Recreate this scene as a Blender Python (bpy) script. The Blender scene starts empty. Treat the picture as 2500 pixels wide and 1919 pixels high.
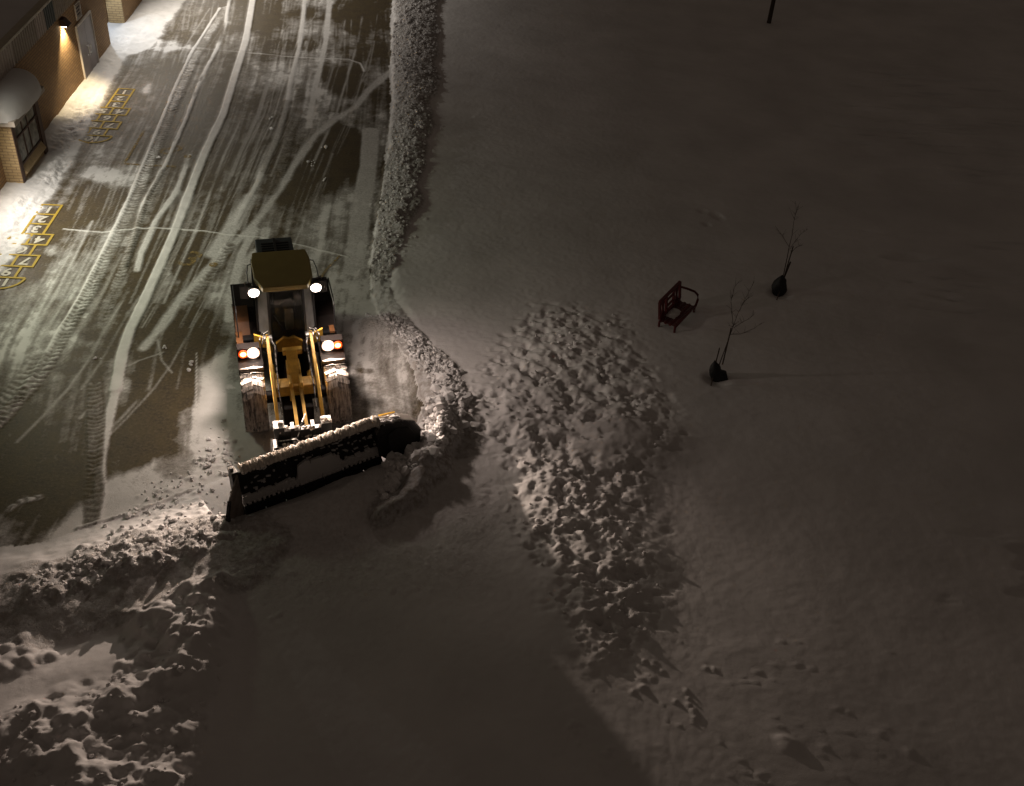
import bpy, math, random
import numpy as np
from mathutils import Vector, Matrix
R = math.radians
S = bpy.context.scene
C = S.collection
rng = np.random.default_rng(7)
random.seed(7)

# ------------------------------------------------------------------ camera
CH = 16.0                       # camera height (m)
FPX, PITCH, ROLL = 2559.0, R(37.19), R(-4.634)
cp, sp, cr, sr = math.cos(PITCH), math.sin(PITCH), math.cos(ROLL), math.sin(ROLL)
cF = np.array([0, cp, -sp]); _R = np.array([1., 0, 0]); _D = np.array([0, -sp, -cp])
cR = cr*_R + sr*_D; cD = -sr*_R + cr*_D
cam_d = bpy.data.cameras.new('camera'); cam = bpy.data.objects.new('camera', cam_d); C.objects.link(cam)
cam_d.sensor_width = 36; cam_d.lens = 36*FPX/2500; cam_d.clip_end = 2000
m = Matrix(((cR[0], -cD[0], -cF[0], 0), (cR[1], -cD[1], -cF[1], 0), (cR[2], -cD[2], -cF[2], CH), (0, 0, 0, 1)))
cam.matrix_world = m
S.camera = cam

def G(px, py, z=0.0):
    """world point at height z that the survey of the photo puts at (px,py)"""
    d = cR*((px-1250)/FPX) + cD*((py-959.5)/FPX) + cF
    t = (z-CH)/d[2]
    return d*t + np.array([0, 0, CH])

# ------------------------------------------------------------------ world / exposure
W = bpy.data.worlds.new('World'); S.world = W; W.use_nodes = True
nt = W.node_tree; bg = nt.nodes['Background']
bg.inputs[0].default_value = (0.0360, 0.0275, 0.0212, 1); bg.inputs[1].default_value = 1.08
S.view_settings.view_transform = 'Standard'; S.view_settings.look = 'None'
S.view_settings.exposure = 0; S.view_settings.gamma = 1

# ------------------------------------------------------------------ helpers
def tag(o, label=None, cat=None, group=None, kind=None):
    if label: o['label'] = label
    if cat: o['category'] = cat
    if group: o['group'] = group
    if kind: o['kind'] = kind
    return o
def empty(name, loc, rz=0):
    o = bpy.data.objects.new(name, None); C.objects.link(o); o.location = loc; o.rotation_euler = (0, 0, rz)
    o.empty_display_size = .2
    return o

class MB:
    def __init__(s): s.v = []; s.f = []
    def add(s, vs, fs):
        b = len(s.v); s.v += [tuple(map(float, v)) for v in vs]; s.f += [tuple(b+i for i in f) for f in fs]; return s
    def box(s, c, d, rot=None):
        hx, hy, hz = d[0]/2, d[1]/2, d[2]/2
        vs = [Vector((x*hx, y*hy, z*hz)) for z in (-1, 1) for y in (-1, 1) for x in (-1, 1)]
        if rot: 
            e = Matrix.Rotation(rot[2], 3, 'Z') @ Matrix.Rotation(rot[1], 3, 'Y') @ Matrix.Rotation(rot[0], 3, 'X')
            vs = [e @ v for v in vs]
        vs = [v+Vector(c) for v in vs]
        return s.add(vs, [(0, 2, 3, 1), (4, 5, 7, 6), (0, 1, 5, 4), (2, 6, 7, 3), (0, 4, 6, 2), (1, 3, 7, 5)])
    def b2(s, lo, hi):
        return s.box([(lo[i]+hi[i])/2 for i in range(3)], [hi[i]-lo[i] for i in range(3)])
    def bar(s, a, b, w, h, up=(0, 0, 1)):
        a = Vector(a); b = Vector(b); d = (b-a).normalized(); r = d.cross(Vector(up)).normalized(); u = r.cross(d)
        vs = [p + r*(x*w/2) + u*(y*h/2) for p in (a, b) for x, y in ((-1, -1), (1, -1), (1, 1), (-1, 1))]
        return s.add(vs, [(3, 2, 1, 0), (4, 5, 6, 7), (0, 1, 5, 4), (1, 2, 6, 5), (2, 3, 7, 6), (3, 0, 4, 7)])
    def tube(s, pts, r, n=8, caps=True):
        pts = [Vector(p) for p in pts]; rs = r if isinstance(r, (list, tuple)) else [r]*len(pts)
        rings = []; ref = Vector((0.13, 0.27, 0.95)).normalized()
        for i, p in enumerate(pts):
            d = (pts[min(i+1, len(pts)-1)]-pts[max(i-1, 0)]).normalized()
            if abs(d.dot(ref)) > .97: ref = Vector((1, 0.1, 0)).normalized()
            a = d.cross(ref).normalized(); b = d.cross(a)
            rings.append([p + (a*math.cos(2*math.pi*k/n)+b*math.sin(2*math.pi*k/n))*rs[i] for k in range(n)])
        base = []; fs = []
        for rg in rings: base += rg
        for i in range(len(pts)-1):
            for k in range(n):
                k2 = (k+1) % n; fs.append((i*n+k, (i+1)*n+k, (i+1)*n+k2, i*n+k2))
        if caps: fs.append(tuple(range(n))); fs.append(tuple(reversed(range((len(pts)-1)*n, len(pts)*n))))
        return s.add(base, fs)
    def prism(s, poly, axis, lo, hi):
        """poly of 2-D points extruded along axis ('x': poly=(y,z), 'y': (x,z), 'z': (x,y))"""
        def P(p, t): return {'x': (t, p[0], p[1]), 'y': (p[0], t, p[1]), 'z': (p[0], p[1], t)}[axis]
        n = len(poly); vs = [P(p, lo) for p in poly]+[P(p, hi) for p in poly]
        fs = [tuple(range(n)), tuple(reversed(range(n, 2*n)))]+[(i, i+n, (i+1) % n+n, (i+1) % n) for i in range(n)]
        return s.add(vs, fs)
    def lathe_x(s, prof, cx, cy, cz, n=40):
        """profile (x offset, radius) revolved about the x axis"""
        k = len(prof); vs = []
        for i in range(n):
            a = 2*math.pi*i/n
            for x, r in prof: vs.append((cx+x, cy+r*math.cos(a), cz+r*math.sin(a)))
        fs = [(i*k+j, i*k+j+1, ((i+1) % n)*k+j+1, ((i+1) % n)*k+j) for i in range(n) for j in range(k-1)]
        return s.add(vs, fs)
    def build(s, name, mat, parent=None, bevel=0, smooth=False, loc=None, rot=None, seg=2):
        me = bpy.data.meshes.new(name); me.from_pydata(s.v, [], s.f); me.update()
        import bmesh
        bm = bmesh.new(); bm.from_mesh(me); bmesh.ops.recalc_face_normals(bm, faces=bm.faces)
        if bevel:
            es = [e for e in bm.edges if len(e.link_faces) == 2 and e.calc_face_angle(0) > .6]
            if es: bmesh.ops.bevel(bm, geom=es, offset=bevel, offset_type='OFFSET', segments=seg, profile=.6, affect='EDGES', clamp_overlap=True)
        bm.to_mesh(me); bm.free()
        if smooth:
            for p in me.polygons: p.use_smooth = True
        me.materials.append(mat)
        o = bpy.data.objects.new(name, me); C.objects.link(o)
        if parent: o.parent = parent
        if loc: o.location = loc
        if rot: o.rotation_euler = rot
        return o

# ------------------------------------------------------------------ materials
def newmat(name):
    m = bpy.data.materials.new(name); m.use_nodes = True; n = m.node_tree
    return m, n, n.nodes['Principled BSDF']
def L(n, a, b): n.links.new(a, b)
def noise(n, scale, detail=4, rough=.55, vec=None, mapscale=None, coord='Object'):
    t = n.nodes.new('ShaderNodeTexNoise'); t.inputs['Scale'].default_value = scale
    t.inputs['Detail'].default_value = detail; t.inputs['Roughness'].default_value = rough
    tc = n.nodes.new('ShaderNodeTexCoord'); out = tc.outputs[coord]
    if mapscale:
        mp = n.nodes.new('ShaderNodeMapping'); mp.inputs['Scale'].default_value = mapscale; L(n, out, mp.inputs[0]); out = mp.outputs[0]
    L(n, out, t.inputs['Vector']); return t.outputs['Fac']
def ramp(n, fac, stops):
    r = n.nodes.new('ShaderNodeValToRGB'); e = r.color_ramp.elements
    while len(e) < len(stops): e.new(.5)
    for i, (p, c) in enumerate(stops):
        e[i].position = p; e[i].color = (*c, 1) if not isinstance(c, (int, float)) else (c, c, c, 1)
    L(n, fac, r.inputs[0]); return r.outputs[0]
def mix(n, fac, a, b):
    x = n.nodes.new('ShaderNodeMix'); x.data_type = 'RGBA'
    for sk, v in ((x.inputs[0], fac), (x.inputs[6], a), (x.inputs[7], b)):
        if isinstance(v, bpy.types.NodeSocket): L(n, v, sk)
        elif isinstance(v, tuple): sk.default_value = (*v, 1) if len(v) == 3 else v
        else: sk.default_value = v
    return x.outputs[2]
def math_(n, op, a, b=0.0, clamp=False):
    x = n.nodes.new('ShaderNodeMath'); x.operation = op; x.use_clamp = clamp
    for sk, v in ((x.inputs[0], a), (x.inputs[1], b)):
        if isinstance(v, bpy.types.NodeSocket): L(n, v, sk)
        else: sk.default_value = v
    return x.outputs[0]
def bump(n, bsdf, h, strength=.3, dist=.02, prev=None):
    b = n.nodes.new('ShaderNodeBump'); b.inputs['Strength'].default_value = strength; b.inputs['Distance'].default_value = dist
    L(n, h, b.inputs['Height'])
    if prev: L(n, prev, b.inputs['Normal'])
    L(n, b.outputs[0], bsdf.inputs['Normal']); return b.outputs[0]
def simple(name, col, rough=.6, metal=0, var=.25, scale=6, snow=0.0, bmp=0.0, snowcol=(.6, .58, .56)):
    m, n, b = newmat(name)
    f = noise(n, scale, 5, .6)
    dark = tuple(c*(1-var) for c in col); light = tuple(min(1, c*(1+var)) for c in col)
    c = ramp(n, f, [(.3, dark), (.7, light)])
    if snow > 0:
        f2 = noise(n, scale*2.2, 6, .7); g = n.nodes.new('ShaderNodeNewGeometry'); sx = n.nodes.new('ShaderNodeSeparateXYZ')
        L(n, g.outputs['Normal'], sx.inputs[0])
        up = math_(n, 'MULTIPLY', math_(n, 'MAXIMUM', sx.outputs[2], 0), .35)
        k = math_(n, 'ADD', f2, up); k = ramp(n, k, [(.78-snow*.5, 0), (.86-snow*.42, 1)])
        c = mix(n, k, c, snowcol)
    L(n, c, b.inputs['Base Color']); b.inputs['Roughness'].default_value = rough; b.inputs['Metallic'].default_value = metal
    if bmp: bump(n, b, noise(n, scale*6, 4, .6), bmp, .01)
    return m

def snow_mat(name, base=(.74, .72, .72), dirt=(.30, .25, .21), attr=True):
    m, n, b = newmat(name)
    big = noise(n, .35, 4, .6); fine = noise(n, 7, 6, .65); grain = noise(n, 45, 3, .7)
    c = ramp(n, big, [(.3, tuple(x*.80 for x in base)), (.7, base)])
    if attr:
        a = n.nodes.new('ShaderNodeAttribute'); a.attribute_name = 'rough'
        k = math_(n, 'MULTIPLY', a.outputs['Fac'], ramp(n, fine, [(.42, .0), (.62, .75)]))
        c = mix(n, k, c, dirt)
    L(n, c, b.inputs['Base Color']); b.inputs['Roughness'].default_value = .75
    b.inputs['Specular IOR Level'].default_value = .25
    p = bump(n, b, grain, .35, .012)
    p = bump(n, b, fine, .25, .03, p)
    if attr:
        v = n.nodes.new('ShaderNodeTexVoronoi'); v.inputs['Scale'].default_value = 11; v.inputs['Randomness'].default_value = 1
        tc = n.nodes.new('ShaderNodeTexCoord'); ns = noise(n, 9, 3); mv = n.nodes.new('ShaderNodeVectorMath'); mv.operation = 'ADD'
        L(n, tc.outputs['Object'], mv.inputs[0]); L(n, ns, mv.inputs[1]); L(n, mv.outputs[0], v.inputs['Vector'])
        hgt = math_(n, 'MULTIPLY', math_(n, 'SUBTRACT', 1, v.outputs['Distance']), a.outputs['Fac'])
        bump(n, b, hgt, .8, .07, p)
    return m

M = {}
M['snow'] = snow_mat('snow')
M['snow_plain'] = snow_mat('snow_plain', attr=False)
def pavement_mat():
    m, n, b = newmat('pavement')
    a = n.nodes.new('ShaderNodeAttribute'); a.attribute_name = 'film'
    r = n.nodes.new('ShaderNodeAttribute'); r.attribute_name = 'rough'
    n1 = noise(n, 2.2, 6, .65); n2 = noise(n, 13, 6, .75); n3 = noise(n, 120, 3, .7)
    asph = ramp(n, n2, [(.3, (.032, .025, .017)), (.7, (.110, .084, .054))])
    asph = mix(n, ramp(n, n1, [(.35, 0), (.7, .6)]), asph, (.110, .084, .042))
    snow = ramp(n, n1, [(.3, (.60, .585, .57)), (.7, (.74, .72, .71))])
    f = math_(n, 'ADD', a.outputs['Fac'], math_(n, 'MULTIPLY', math_(n, 'SUBTRACT', n2, .5), .75))
    f = math_(n, 'ADD', f, math_(n, 'MULTIPLY', math_(n, 'SUBTRACT', n3, .5), .5), True)
    f = ramp(n, f, [(.08, 0), (.36, .22), (.60, .48), (.80, .95)])
    L(n, mix(n, f, asph, snow), b.inputs['Base Color'])
    L(n, ramp(n, f, [(0, .5), (.5, .8)]), b.inputs['Roughness'])
    b.inputs['Specular IOR Level'].default_value = .14
    p = bump(n, b, math_(n, 'ADD', n2, math_(n, 'MULTIPLY', f, .6)), .5, .02)
    v = n.nodes.new('ShaderNodeTexVoronoi'); v.inputs['Scale'].default_value = 13
    tc = n.nodes.new('ShaderNodeTexCoord'); L(n, tc.outputs['Object'], v.inputs['Vector'])
    bump(n, b, math_(n, 'MULTIPLY', math_(n, 'SUBTRACT', 1, v.outputs['Distance']), r.outputs['Fac']), .8, .05, p)
    return m
M['pave'] = pavement_mat()
def brick_mat(name, c1, c2, mortar):
    m, n, b = newmat(name)
    tc = n.nodes.new('ShaderNodeTexCoord'); sx = n.nodes.new('ShaderNodeSeparateXYZ'); L(n, tc.outputs['Object'], sx.inputs[0])
    cb = n.nodes.new('ShaderNodeCombineXYZ'); L(n, math_(n, 'ADD', sx.outputs[0], sx.outputs[1]), cb.inputs[0]); L(n, sx.outputs[2], cb.inputs[1])
    t = n.nodes.new('ShaderNodeTexBrick'); t.inputs['Scale'].default_value = 1; t.inputs['Brick Width'].default_value = .3
    t.inputs['Row Height'].default_value = .1; t.inputs['Mortar Size'].default_value = .012; t.inputs['Bias'].default_value = -.1
    t.inputs['Color1'].default_value = (*c1, 1); t.inputs['Color2'].default_value = (*c2, 1); t.inputs['Mortar'].default_value = (*mortar, 1)
    L(n, cb.outputs[0], t.inputs['Vector'])
    f = noise(n, 5, 5, .6)
    L(n, mix(n, ramp(n, f, [(.35, 0), (.75, .45)]), t.outputs['Color'], tuple(x*.6 for x in c1)), b.inputs['Base Color'])
    b.inputs['Roughness'].default_value = .85
    bump(n, b, math_(n, 'SUBTRACT', 1, t.outputs['Fac']), .6, .01)
    return m
M['brick'] = brick_mat('brick', (.40, .24, .105), (.30, .175, .08), (.16, .11, .07))
M['brick_pale'] = brick_mat('brick_pale', (.50, .36, .18), (.42, .29, .14), (.22, .15, .09))
M['brown'] = simple('brown_steel', (.085, .045, .03), .6, var=.2)
M['fascia'] = simple('fascia_cream', (.36, .31, .26), .6, var=.1)
M['fascia_light'] = simple('fascia_light', (.52, .45, .41), .6, var=.08)
M['fascia_dark'] = simple('fascia_slate', (.10, .115, .115), .6, var=.1)
M['cap'] = simple('roof_cap_metal', (.42, .37, .28), .5, var=.1)
M['door'] = simple('door_paint', (.24, .20, .20), .45, var=.12, scale=3)
M['trim'] = simple('trim_white', (.62, .56, .50), .6, var=.1)
M['steel'] = simple('steel', (.6, .6, .6), .3, metal=.9, var=.1)
M['black'] = simple('black_paint', (.012, .012, .013), .45, var=.3)
M['black_snow'] = simple('black_steel_snow', (.018, .016, .015), .5, var=.4, scale=5, snow=.12, bmp=.3)
M['rubber'] = simple('rubber', (.02, .019, .018), .8, var=.3, scale=10)
M['yellow'] = simple('loader_yellow', (.56, .32, .045), .5, var=.3, scale=5)
M['yellow_clean'] = simple('loader_yellow_roof', (.30, .235, .07), .5, var=.08, scale=3)
M['dark_panel'] = simple('dark_panel', (.016, .012, .011), .55, var=.3, scale=4)
M['dark_panel'].node_tree.nodes['Principled BSDF'].inputs['Specular IOR Level'].default_value = .12
M['grey_panel'] = simple('grey_panel', (.22, .21, .20), .4, var=.2, scale=3)
HOP = 1
M['red'] = simple('bench_red', (.085, .007, .008), .5, var=.3, scale=5)
M['bark'] = simple('bark', (.05, .035, .025), .9, var=.4, scale=20)
M['bag'] = simple('black_bag', (.006, .006, .006), .6, var=.3, scale=9, bmp=.5)
M['dirty_snow'] = simple('dirty_snow', (.42, .36, .31), .8, var=.5, scale=7, bmp=.4)
M['snow_cap'] = simple('cap_snow', (.62, .56, .50), .8, var=.45, scale=6, bmp=.5)
M['wing_panel'] = simple('wing_panel', (.26, .22, .19), .7, var=.4, scale=5)
M['flap'] = simple('flap', (.09, .075, .065), .8, var=.3)
M['ochre'] = simple('painted_amber_glow', (.13, .055, .02), .5, var=.3, scale=4)  # yellow fender as lit amber by the flashers, light put into the colour
M['tan'] = simple('tan_trim', (.45, .33, .18), .7, var=.15)
M['seat'] = simple('seat_cloth', (.05, .055, .06), .9, var=.2)
def worn(name, col, lo, hi):
    """old paint, most of it scraped off"""
    m, n, b = newmat(name)
    f = ramp(n, noise(n, 9, 6, .7), [(lo, 0), (hi, 1)])
    L(n, mix(n, noise(n, 30, 4, .6), tuple(c*.6 for c in col), col), b.inputs['Base Color'])
    b.inputs['Roughness'].default_value = .8; L(n, f, b.inputs['Alpha']); return m
M['hyellow'] = worn('hopscotch_yellow', (.44, .30, .035), .24, .42); M['hwhite'] = worn('hopscotch_white', (.60, .56, .46), .2, .4)
M['worn'] = worn('worn_yellow', (.40, .27, .08), .38, .70)
def tyre_mat():
    m, n, b = newmat('tyre_snow')
    f = noise(n, 5, 6, .7, mapscale=(4.5, .55, .55)); f2 = noise(n, 14, 5, .7, mapscale=(1.6, .6, .6))
    g = math_(n, 'ADD', math_(n, 'MULTIPLY', f, .75), math_(n, 'MULTIPLY', f2, .25))
    k = ramp(n, g, [(.40, 0), (.56, 1)])
    L(n, mix(n, k, (.028, .022, .020), (.30, .255, .22)), b.inputs['Base Color']); b.inputs['Roughness'].default_value = .85
    bump(n, b, g, .5, .03); return m
M['tyre'] = tyre_mat()
def glass_mat(name, tint=(.55, .6, .6), alpha=.35):
    m, n, b = newmat(name)
    b.inputs['Base Color'].default_value = (*[t*.08 for t in tint], 1); b.inputs['Roughness'].default_value = .06
    b.inputs['Alpha'].default_value = alpha; return m
M['glass'] = glass_mat('cab_glass'); 
def wglass():
    m, n, b = newmat('window_glass')
    f = noise(n, 2.5, 5, .6)
    L(n, ramp(n, f, [(.35, (.10, .10, .085)), (.7, (.42, .41, .38))]), b.inputs['Base Color'])
    b.inputs['Roughness'].default_value = .25; return m
M['wglass'] = wglass()
def corner_glass():
    m, n, b = newmat('grey_corner_glass')  # pale grey corner panes, more opaque than the windscreen
    f = noise(n, 3, 4, .5)
    L(n, ramp(n, f, [(.3, (.30, .30, .30)), (.7, (.5, .5, .49))]), b.inputs['Base Color']); b.inputs['Roughness'].default_value = .35
    b.inputs['Alpha'].default_value = .55; return m
M['corner_glass'] = corner_glass()
def emit(name, col, st):
    m, n, b = newmat(name); b.inputs['Base Color'].default_value = (*col, 1)
    b.inputs['Emission Color'].default_value = (*col, 1); b.inputs['Emission Strength'].default_value = st; return m
M['lamp'] = emit('lamp_lens', (1, .84, .70), 9)
M['amber'] = emit('amber_lens', (1, .42, .12), 9)
M['halo'] = emit('bloom_ring', (1, .70, .52), .55)  # faint emission imitating the bloom around a white lamp
M['ahalo'] = emit('amber_bloom_ring', (1, .085, .008), .9)  # red emission imitating the halo around an amber lamp
M['walllamp'] = emit('wall_lamp_lens', (1, .88, .62), 30)

def spot(name, parent, loc, dirv, power, col, angle, blend=.3, size=.05, wide=1.0):
    d = bpy.data.lights.new(name, 'SPOT'); d.energy = power; d.color = col; d.spot_size = R(angle); d.spot_blend = blend; d.shadow_soft_size = size
    o = bpy.data.objects.new(name, d); C.objects.link(o); o.parent = parent; o.location = loc
    o.rotation_euler = Vector(dirv).to_track_quat('-Z', 'Y').to_euler(); o.scale = (wide, 1, 1); return o
def point(name, parent, loc, power, col, size=.05):
    d = bpy.data.lights.new(name, 'POINT'); d.energy = power; d.color = col; d.shadow_soft_size = size
    o = bpy.data.objects.new(name, d); C.objects.link(o); o.parent = parent; o.location = loc; return o

# ================================================================== GROUND
def axis(segs, lo, hi):
    a = [segs[0][0]]
    for s0, s1, st in segs:
        k = max(1, int(round((s1-s0)/st))); a += list(np.linspace(s0, s1, k+1)[1:])
    st = segs[-1][2]
    while a[-1] < hi: st *= 1.18; a.append(a[-1]+st)
    st = segs[0][2]
    while a[0] > lo: st *= 1.18; a.insert(0, a[0]-st)
    return np.array(a)
gx = axis([(-19.4, 4.2, .04), (4.2, 11, .08)], -260, 260)
gy = axis([(8.6, 29, .04), (29, 38, .05), (38, 53, .07)], -160, 400)
NX, NY = len(gx), len(gy)
X, Y = np.meshgrid(gx, gy)       # [iy, ix]

_lat = rng.random((6, 257, 257))
def vn(x, y, k=0):
    x = np.asarray(x) % 256; y = np.asarray(y) % 256
    i = np.floor(x).astype(int); j = np.floor(y).astype(int); fx = x-i; fy = y-j
    fx = fx*fx*(3-2*fx); fy = fy*fy*(3-2*fy); i2 = (i+1) % 256; j2 = (j+1) % 256; l = _lat[k]
    return (l[j, i]*(1-fx)+l[j, i2]*fx)*(1-fy)+(l[j2, i]*(1-fx)+l[j2, i2]*fx)*fy
def fbm(x, y, oct=4, k=0, g=.5):
    s = 0; a = 1; t = 0
    for o in range(oct):
        s = s + a*vn(x*2**o+17.3*o, y*2**o+9.1*o, (k+o) % 6); t += a; a *= g
    return s/t
def sstep(a, b, x):
    t = np.clip((x-a)/(b-a), 0, 1); return t*t*(3-2*t)
def line_x(pts, z=0):
    """boundary given as photo survey points -> x as a function of y"""
    P = np.array([G(*p, z)[:2] for p in pts]); P = P[np.argsort(P[:, 1])]
    return np.interp(Y, P[:, 1], P[:, 0])
def poly_pts(pts, z=0): return np.array([G(*p, z)[:2] for p in pts])
def window(x0, x1, y0, y1):
    return slice(max(0, np.searchsorted(gy, y0)), np.searchsorted(gy, y1)), slice(max(0, np.searchsorted(gx, x0)), np.searchsorted(gx, x1))
def poly_dist(P, w=None, pad=1.5):
    """(window, distance, arclength, signed lateral) to polyline P"""
    sl = window(P[:, 0].min()-pad, P[:, 0].max()+pad, P[:, 1].min()-pad, P[:, 1].max()+pad)
    x = X[sl]; y = Y[sl]; best = np.full(x.shape, 1e9); S_ = np.zeros(x.shape); D_ = np.zeros(x.shape); s0 = 0
    for a, b in zip(P[:-1], P[1:]):
        d = b-a; l = np.hypot(*d); u = d/l
        t = np.clip(((x-a[0])*u[0]+(y-a[1])*u[1]), 0, l)
        dx = x-(a[0]+t*u[0]); dy = y-(a[1]+t*u[1]); r = np.hypot(dx, dy); k = r < best
        best[k] = r[k]; S_[k] = (s0+t)[k]; D_[k] = (u[0]*dy-u[1]*dx)[k]; s0 += l
    return sl, best, S_, D_
def inside(P):
    sl = window(P[:, 0].min(), P[:, 0].max(), P[:, 1].min(), P[:, 1].max()); x = X[sl]; y = Y[sl]
    c = np.zeros(x.shape, bool); n = len(P)
    for i in range(n):
        x1, y1 = P[i]; x2, y2 = P[(i+1) % n]
        k = ((y1 > y) != (y2 > y)) & (x < (x2-x1)*(y-y1)/(y2-y1+1e-12)+x1); c ^= k
    return sl, c
def mask_poly(P, soft):
    """soft 0..1 mask of polygon"""
    Q = np.vstack([P, P[:1]]); sl, d, _, _ = poly_dist(Q, pad=soft*1.2+.1)
    sl2, c = inside(P); full = np.zeros(X.shape, bool); full[sl2] = c
    sd = np.where(full[sl], d, -d); out = np.zeros(X.shape); out[sl] = sstep(-soft, soft, sd); return out

n_big = fbm(X*.22, Y*.22, 4, 0); n_mid = fbm(X*1.1, Y*1.1, 4, 1); n_fine = fbm(X*4, Y*4, 4, 2); n_vf = fbm(X*9, Y*9, 3, 3)
# --- boundaries
hb = R(5.5); BO = np.array([-16.9, 33.6]); 
BN = (X-BO[0])*math.cos(hb)+(Y-BO[1])*math.sin(hb)       # distance out from the building wall
BU = -(X-BO[0])*math.sin(hb)+(Y-BO[1])*math.cos(hb)
XL = line_x([(470, 0), (425, 60), (395, 110), (330, 140), (300, 190), (278, 235), (238, 312), (205, 380), (178, 425), (150, 475), (120, 520), (75, 600), (30, 660), (-20, 720), (-90, 830)])
XR = line_x([(958, 0), (953, 150), (957, 250), (947, 350), (930, 480), (912, 560), (905, 640), (905, 720), (930, 800), (975, 860)])
XB = .12*(fbm(X*.3, Y*.7, 3, 2)-.5)*5+line_x([(1060, 0), (1052, 200), (1040, 400), (1010, 560), (975, 640), (955, 700), (960, 760), (1040, 850)])
XL = XL+(n_mid-.5)*.3+(n_fine-.5)*.25
XRn = XR+(n_mid-.5)*.35+(n_fine-.5)*.2
Z = np.zeros(X.shape); rough = np.zeros(X.shape)
# general wind drift
drift = (n_big-.5)*.12+(n_mid-.5)*.025+(fbm(X*.28+4, Y*.75, 3, 4)-.5)*.07
# left snow shelf along the wall
left = sstep(0, .5, XL-X)
Z += left*(.05+.16*sstep(.2, 2.2, XL-X))+left*((n_fine-.5)*.035+(n_mid-.5)*.05)
# south edge of the cleared yard (foot of the berm)
foot = np.array([G(*p)[:2] for p in [(-300, 1420), (0, 1345), (90, 1325), (190, 1295), (330, 1255), (470, 1205), (560, 1150), (600, 1240), (800, 1180), (960, 1100), (1040, 1010), (1000, 900), (960, 850)]])
field_poly = np.vstack([[(-60, 6)], [(-40, 9)], foot, [(XR[np.searchsorted(gy, 23), 0], 23.)]])
north = 400.
edge_pts = [G(*p)[:2] for p in [(905, 720), (905, 640), (930, 480), (947, 350), (957, 250), (953, 150), (958, 0)]]
yard = np.vstack([foot, edge_pts, [(-7.0, 70), (-6, 400), (-260, 400), (-260, 12)]])
sly, cy_ = inside(yard); in_yard = np.zeros(X.shape, bool); in_yard[sly] = cy_
Qy = np.vstack([yard[:len(foot)+len(edge_pts)]])
slq, dq, _, _ = poly_dist(Qy, pad=6)
dE = np.full(X.shape, 6.); dE[slq] = dq; dE = np.minimum(dE, 6.)
sd = np.where(in_yard, -dE, dE)+(n_mid-.5)*.25+(n_fine-.5)*.14        # >0 outside the yard
field = sstep(-.05, .9, sd)
Z += field*(.33+drift)
# windrow along the right edge of the yard
wf = np.clip((X-XRn)/np.maximum(XB-XRn, .4), -1, 3)
ridge = np.where((wf > 0) & (wf < 1.15), np.sin(np.clip(wf/1.15, 0, 1)*math.pi)**.7, 0)*sstep(20.8, 22.5, Y)*(Y < 120)
hR = np.interp(Y, [20, 23, 25, 27, 30, 60], [.10, .06, .03, .08, .15, .20])
Z += ridge**.7*hR*(.55+.9*fbm(X*.5, Y*.6, 3, 1)); rough = np.maximum(rough, np.where(Y > 25.5, 1, .5)*sstep(.05, .5, ridge))
def ridge_line(pts, z, w, h, rg, amp=.5, skew=0):
    P = poly_pts(pts, z); sl, d, s_, lat = poly_dist(P, pad=w*2.2)
    wob = 1+(fbm(X[sl]*1.6, Y[sl]*1.6, 3, 4)-.5)*amp*1.6
    d2 = np.where(lat*skew > 0, d*.6, d) if skew else d
    k = np.clip(1-(d2/(w*wob))**2, 0, 1)**1.15
    Z[sl] = np.maximum(Z[sl], Z[sl]*(1-k)+(h*(1+(fbm(X[sl]*1.1, Y[sl]*1.1, 3, 5)-.5)*amp))*k)
    rough[sl] = np.maximum(rough[sl], rg*sstep(.05, .4, k))
# berm in front of / left of the blade, pile pushed by the blade
ridge_line([(85, 1450), (200, 1415), (330, 1380), (430, 1350), (520, 1330), (575, 1330)], .7, 1.3, .56, .7, .35)
ridge_line([(660, 1275), (760, 1230), (870, 1185), (960, 1150)], .6, .8, .6, .25, .2)
ridge_line([(930, 1225), (1000, 1180), (1060, 1100), (1085, 1020), (1062, 975)], .9, .45, .76, 1., .6)
ridge_line([(920, 780), (1000, 850), (1060, 900), (1090, 990), (1120, 1080)], .4, .7, .42, .8, .3)
pm = mask_poly(poly_pts([(560, 1400), (640, 1300), (860, 1210), (1060, 1130), (1130, 1060), (1240, 1300), (1180, 1460), (900, 1480), (640, 1520), (540, 1440)]), .9)
Z = np.maximum(Z, Z*(1-pm)+pm*(.40+(n_mid-.5)*.10)); rough = np.maximum(rough, pm*.25)
# old rough mound to the right
mA = mask_poly(poly_pts([(1140, 1010), (1270, 850), (1330, 780), (1480, 800), (1560, 930), (1640, 1080), (1540, 1180), (1570, 1300), (1590, 1450), (1510, 1620), (1450, 1630), (1250, 1260)]), .9)
mC = mask_poly(poly_pts([(1200, 1060), (1300, 960), (1600, 1075), (1530, 1180), (1530, 1450), (1420, 1540), (1300, 1250)]), 1.3)
mS = mask_poly(poly_pts([(1390, 1140), (1480, 1060), (1600, 1080), (1540, 1140), (1470, 1230)]), .4); smoothA = 1-.75*mS
mC2 = mask_poly(poly_pts([(1440, 1070), (1560, 1040), (1620, 1085), (1560, 1120), (1470, 1120)]), .9)
Z += mA*.05+mC*(.12+(n_mid-.5)*.10)+mC2*.18+mA*smoothA*((fbm(X*2.3, Y*2.3, 4, 0)-.5)*.20+(n_fine-.5)*.11+np.clip(fbm(X*3.1+5, Y*4.5, 3, 4)-.58, 0, 1)*-.9)
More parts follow.
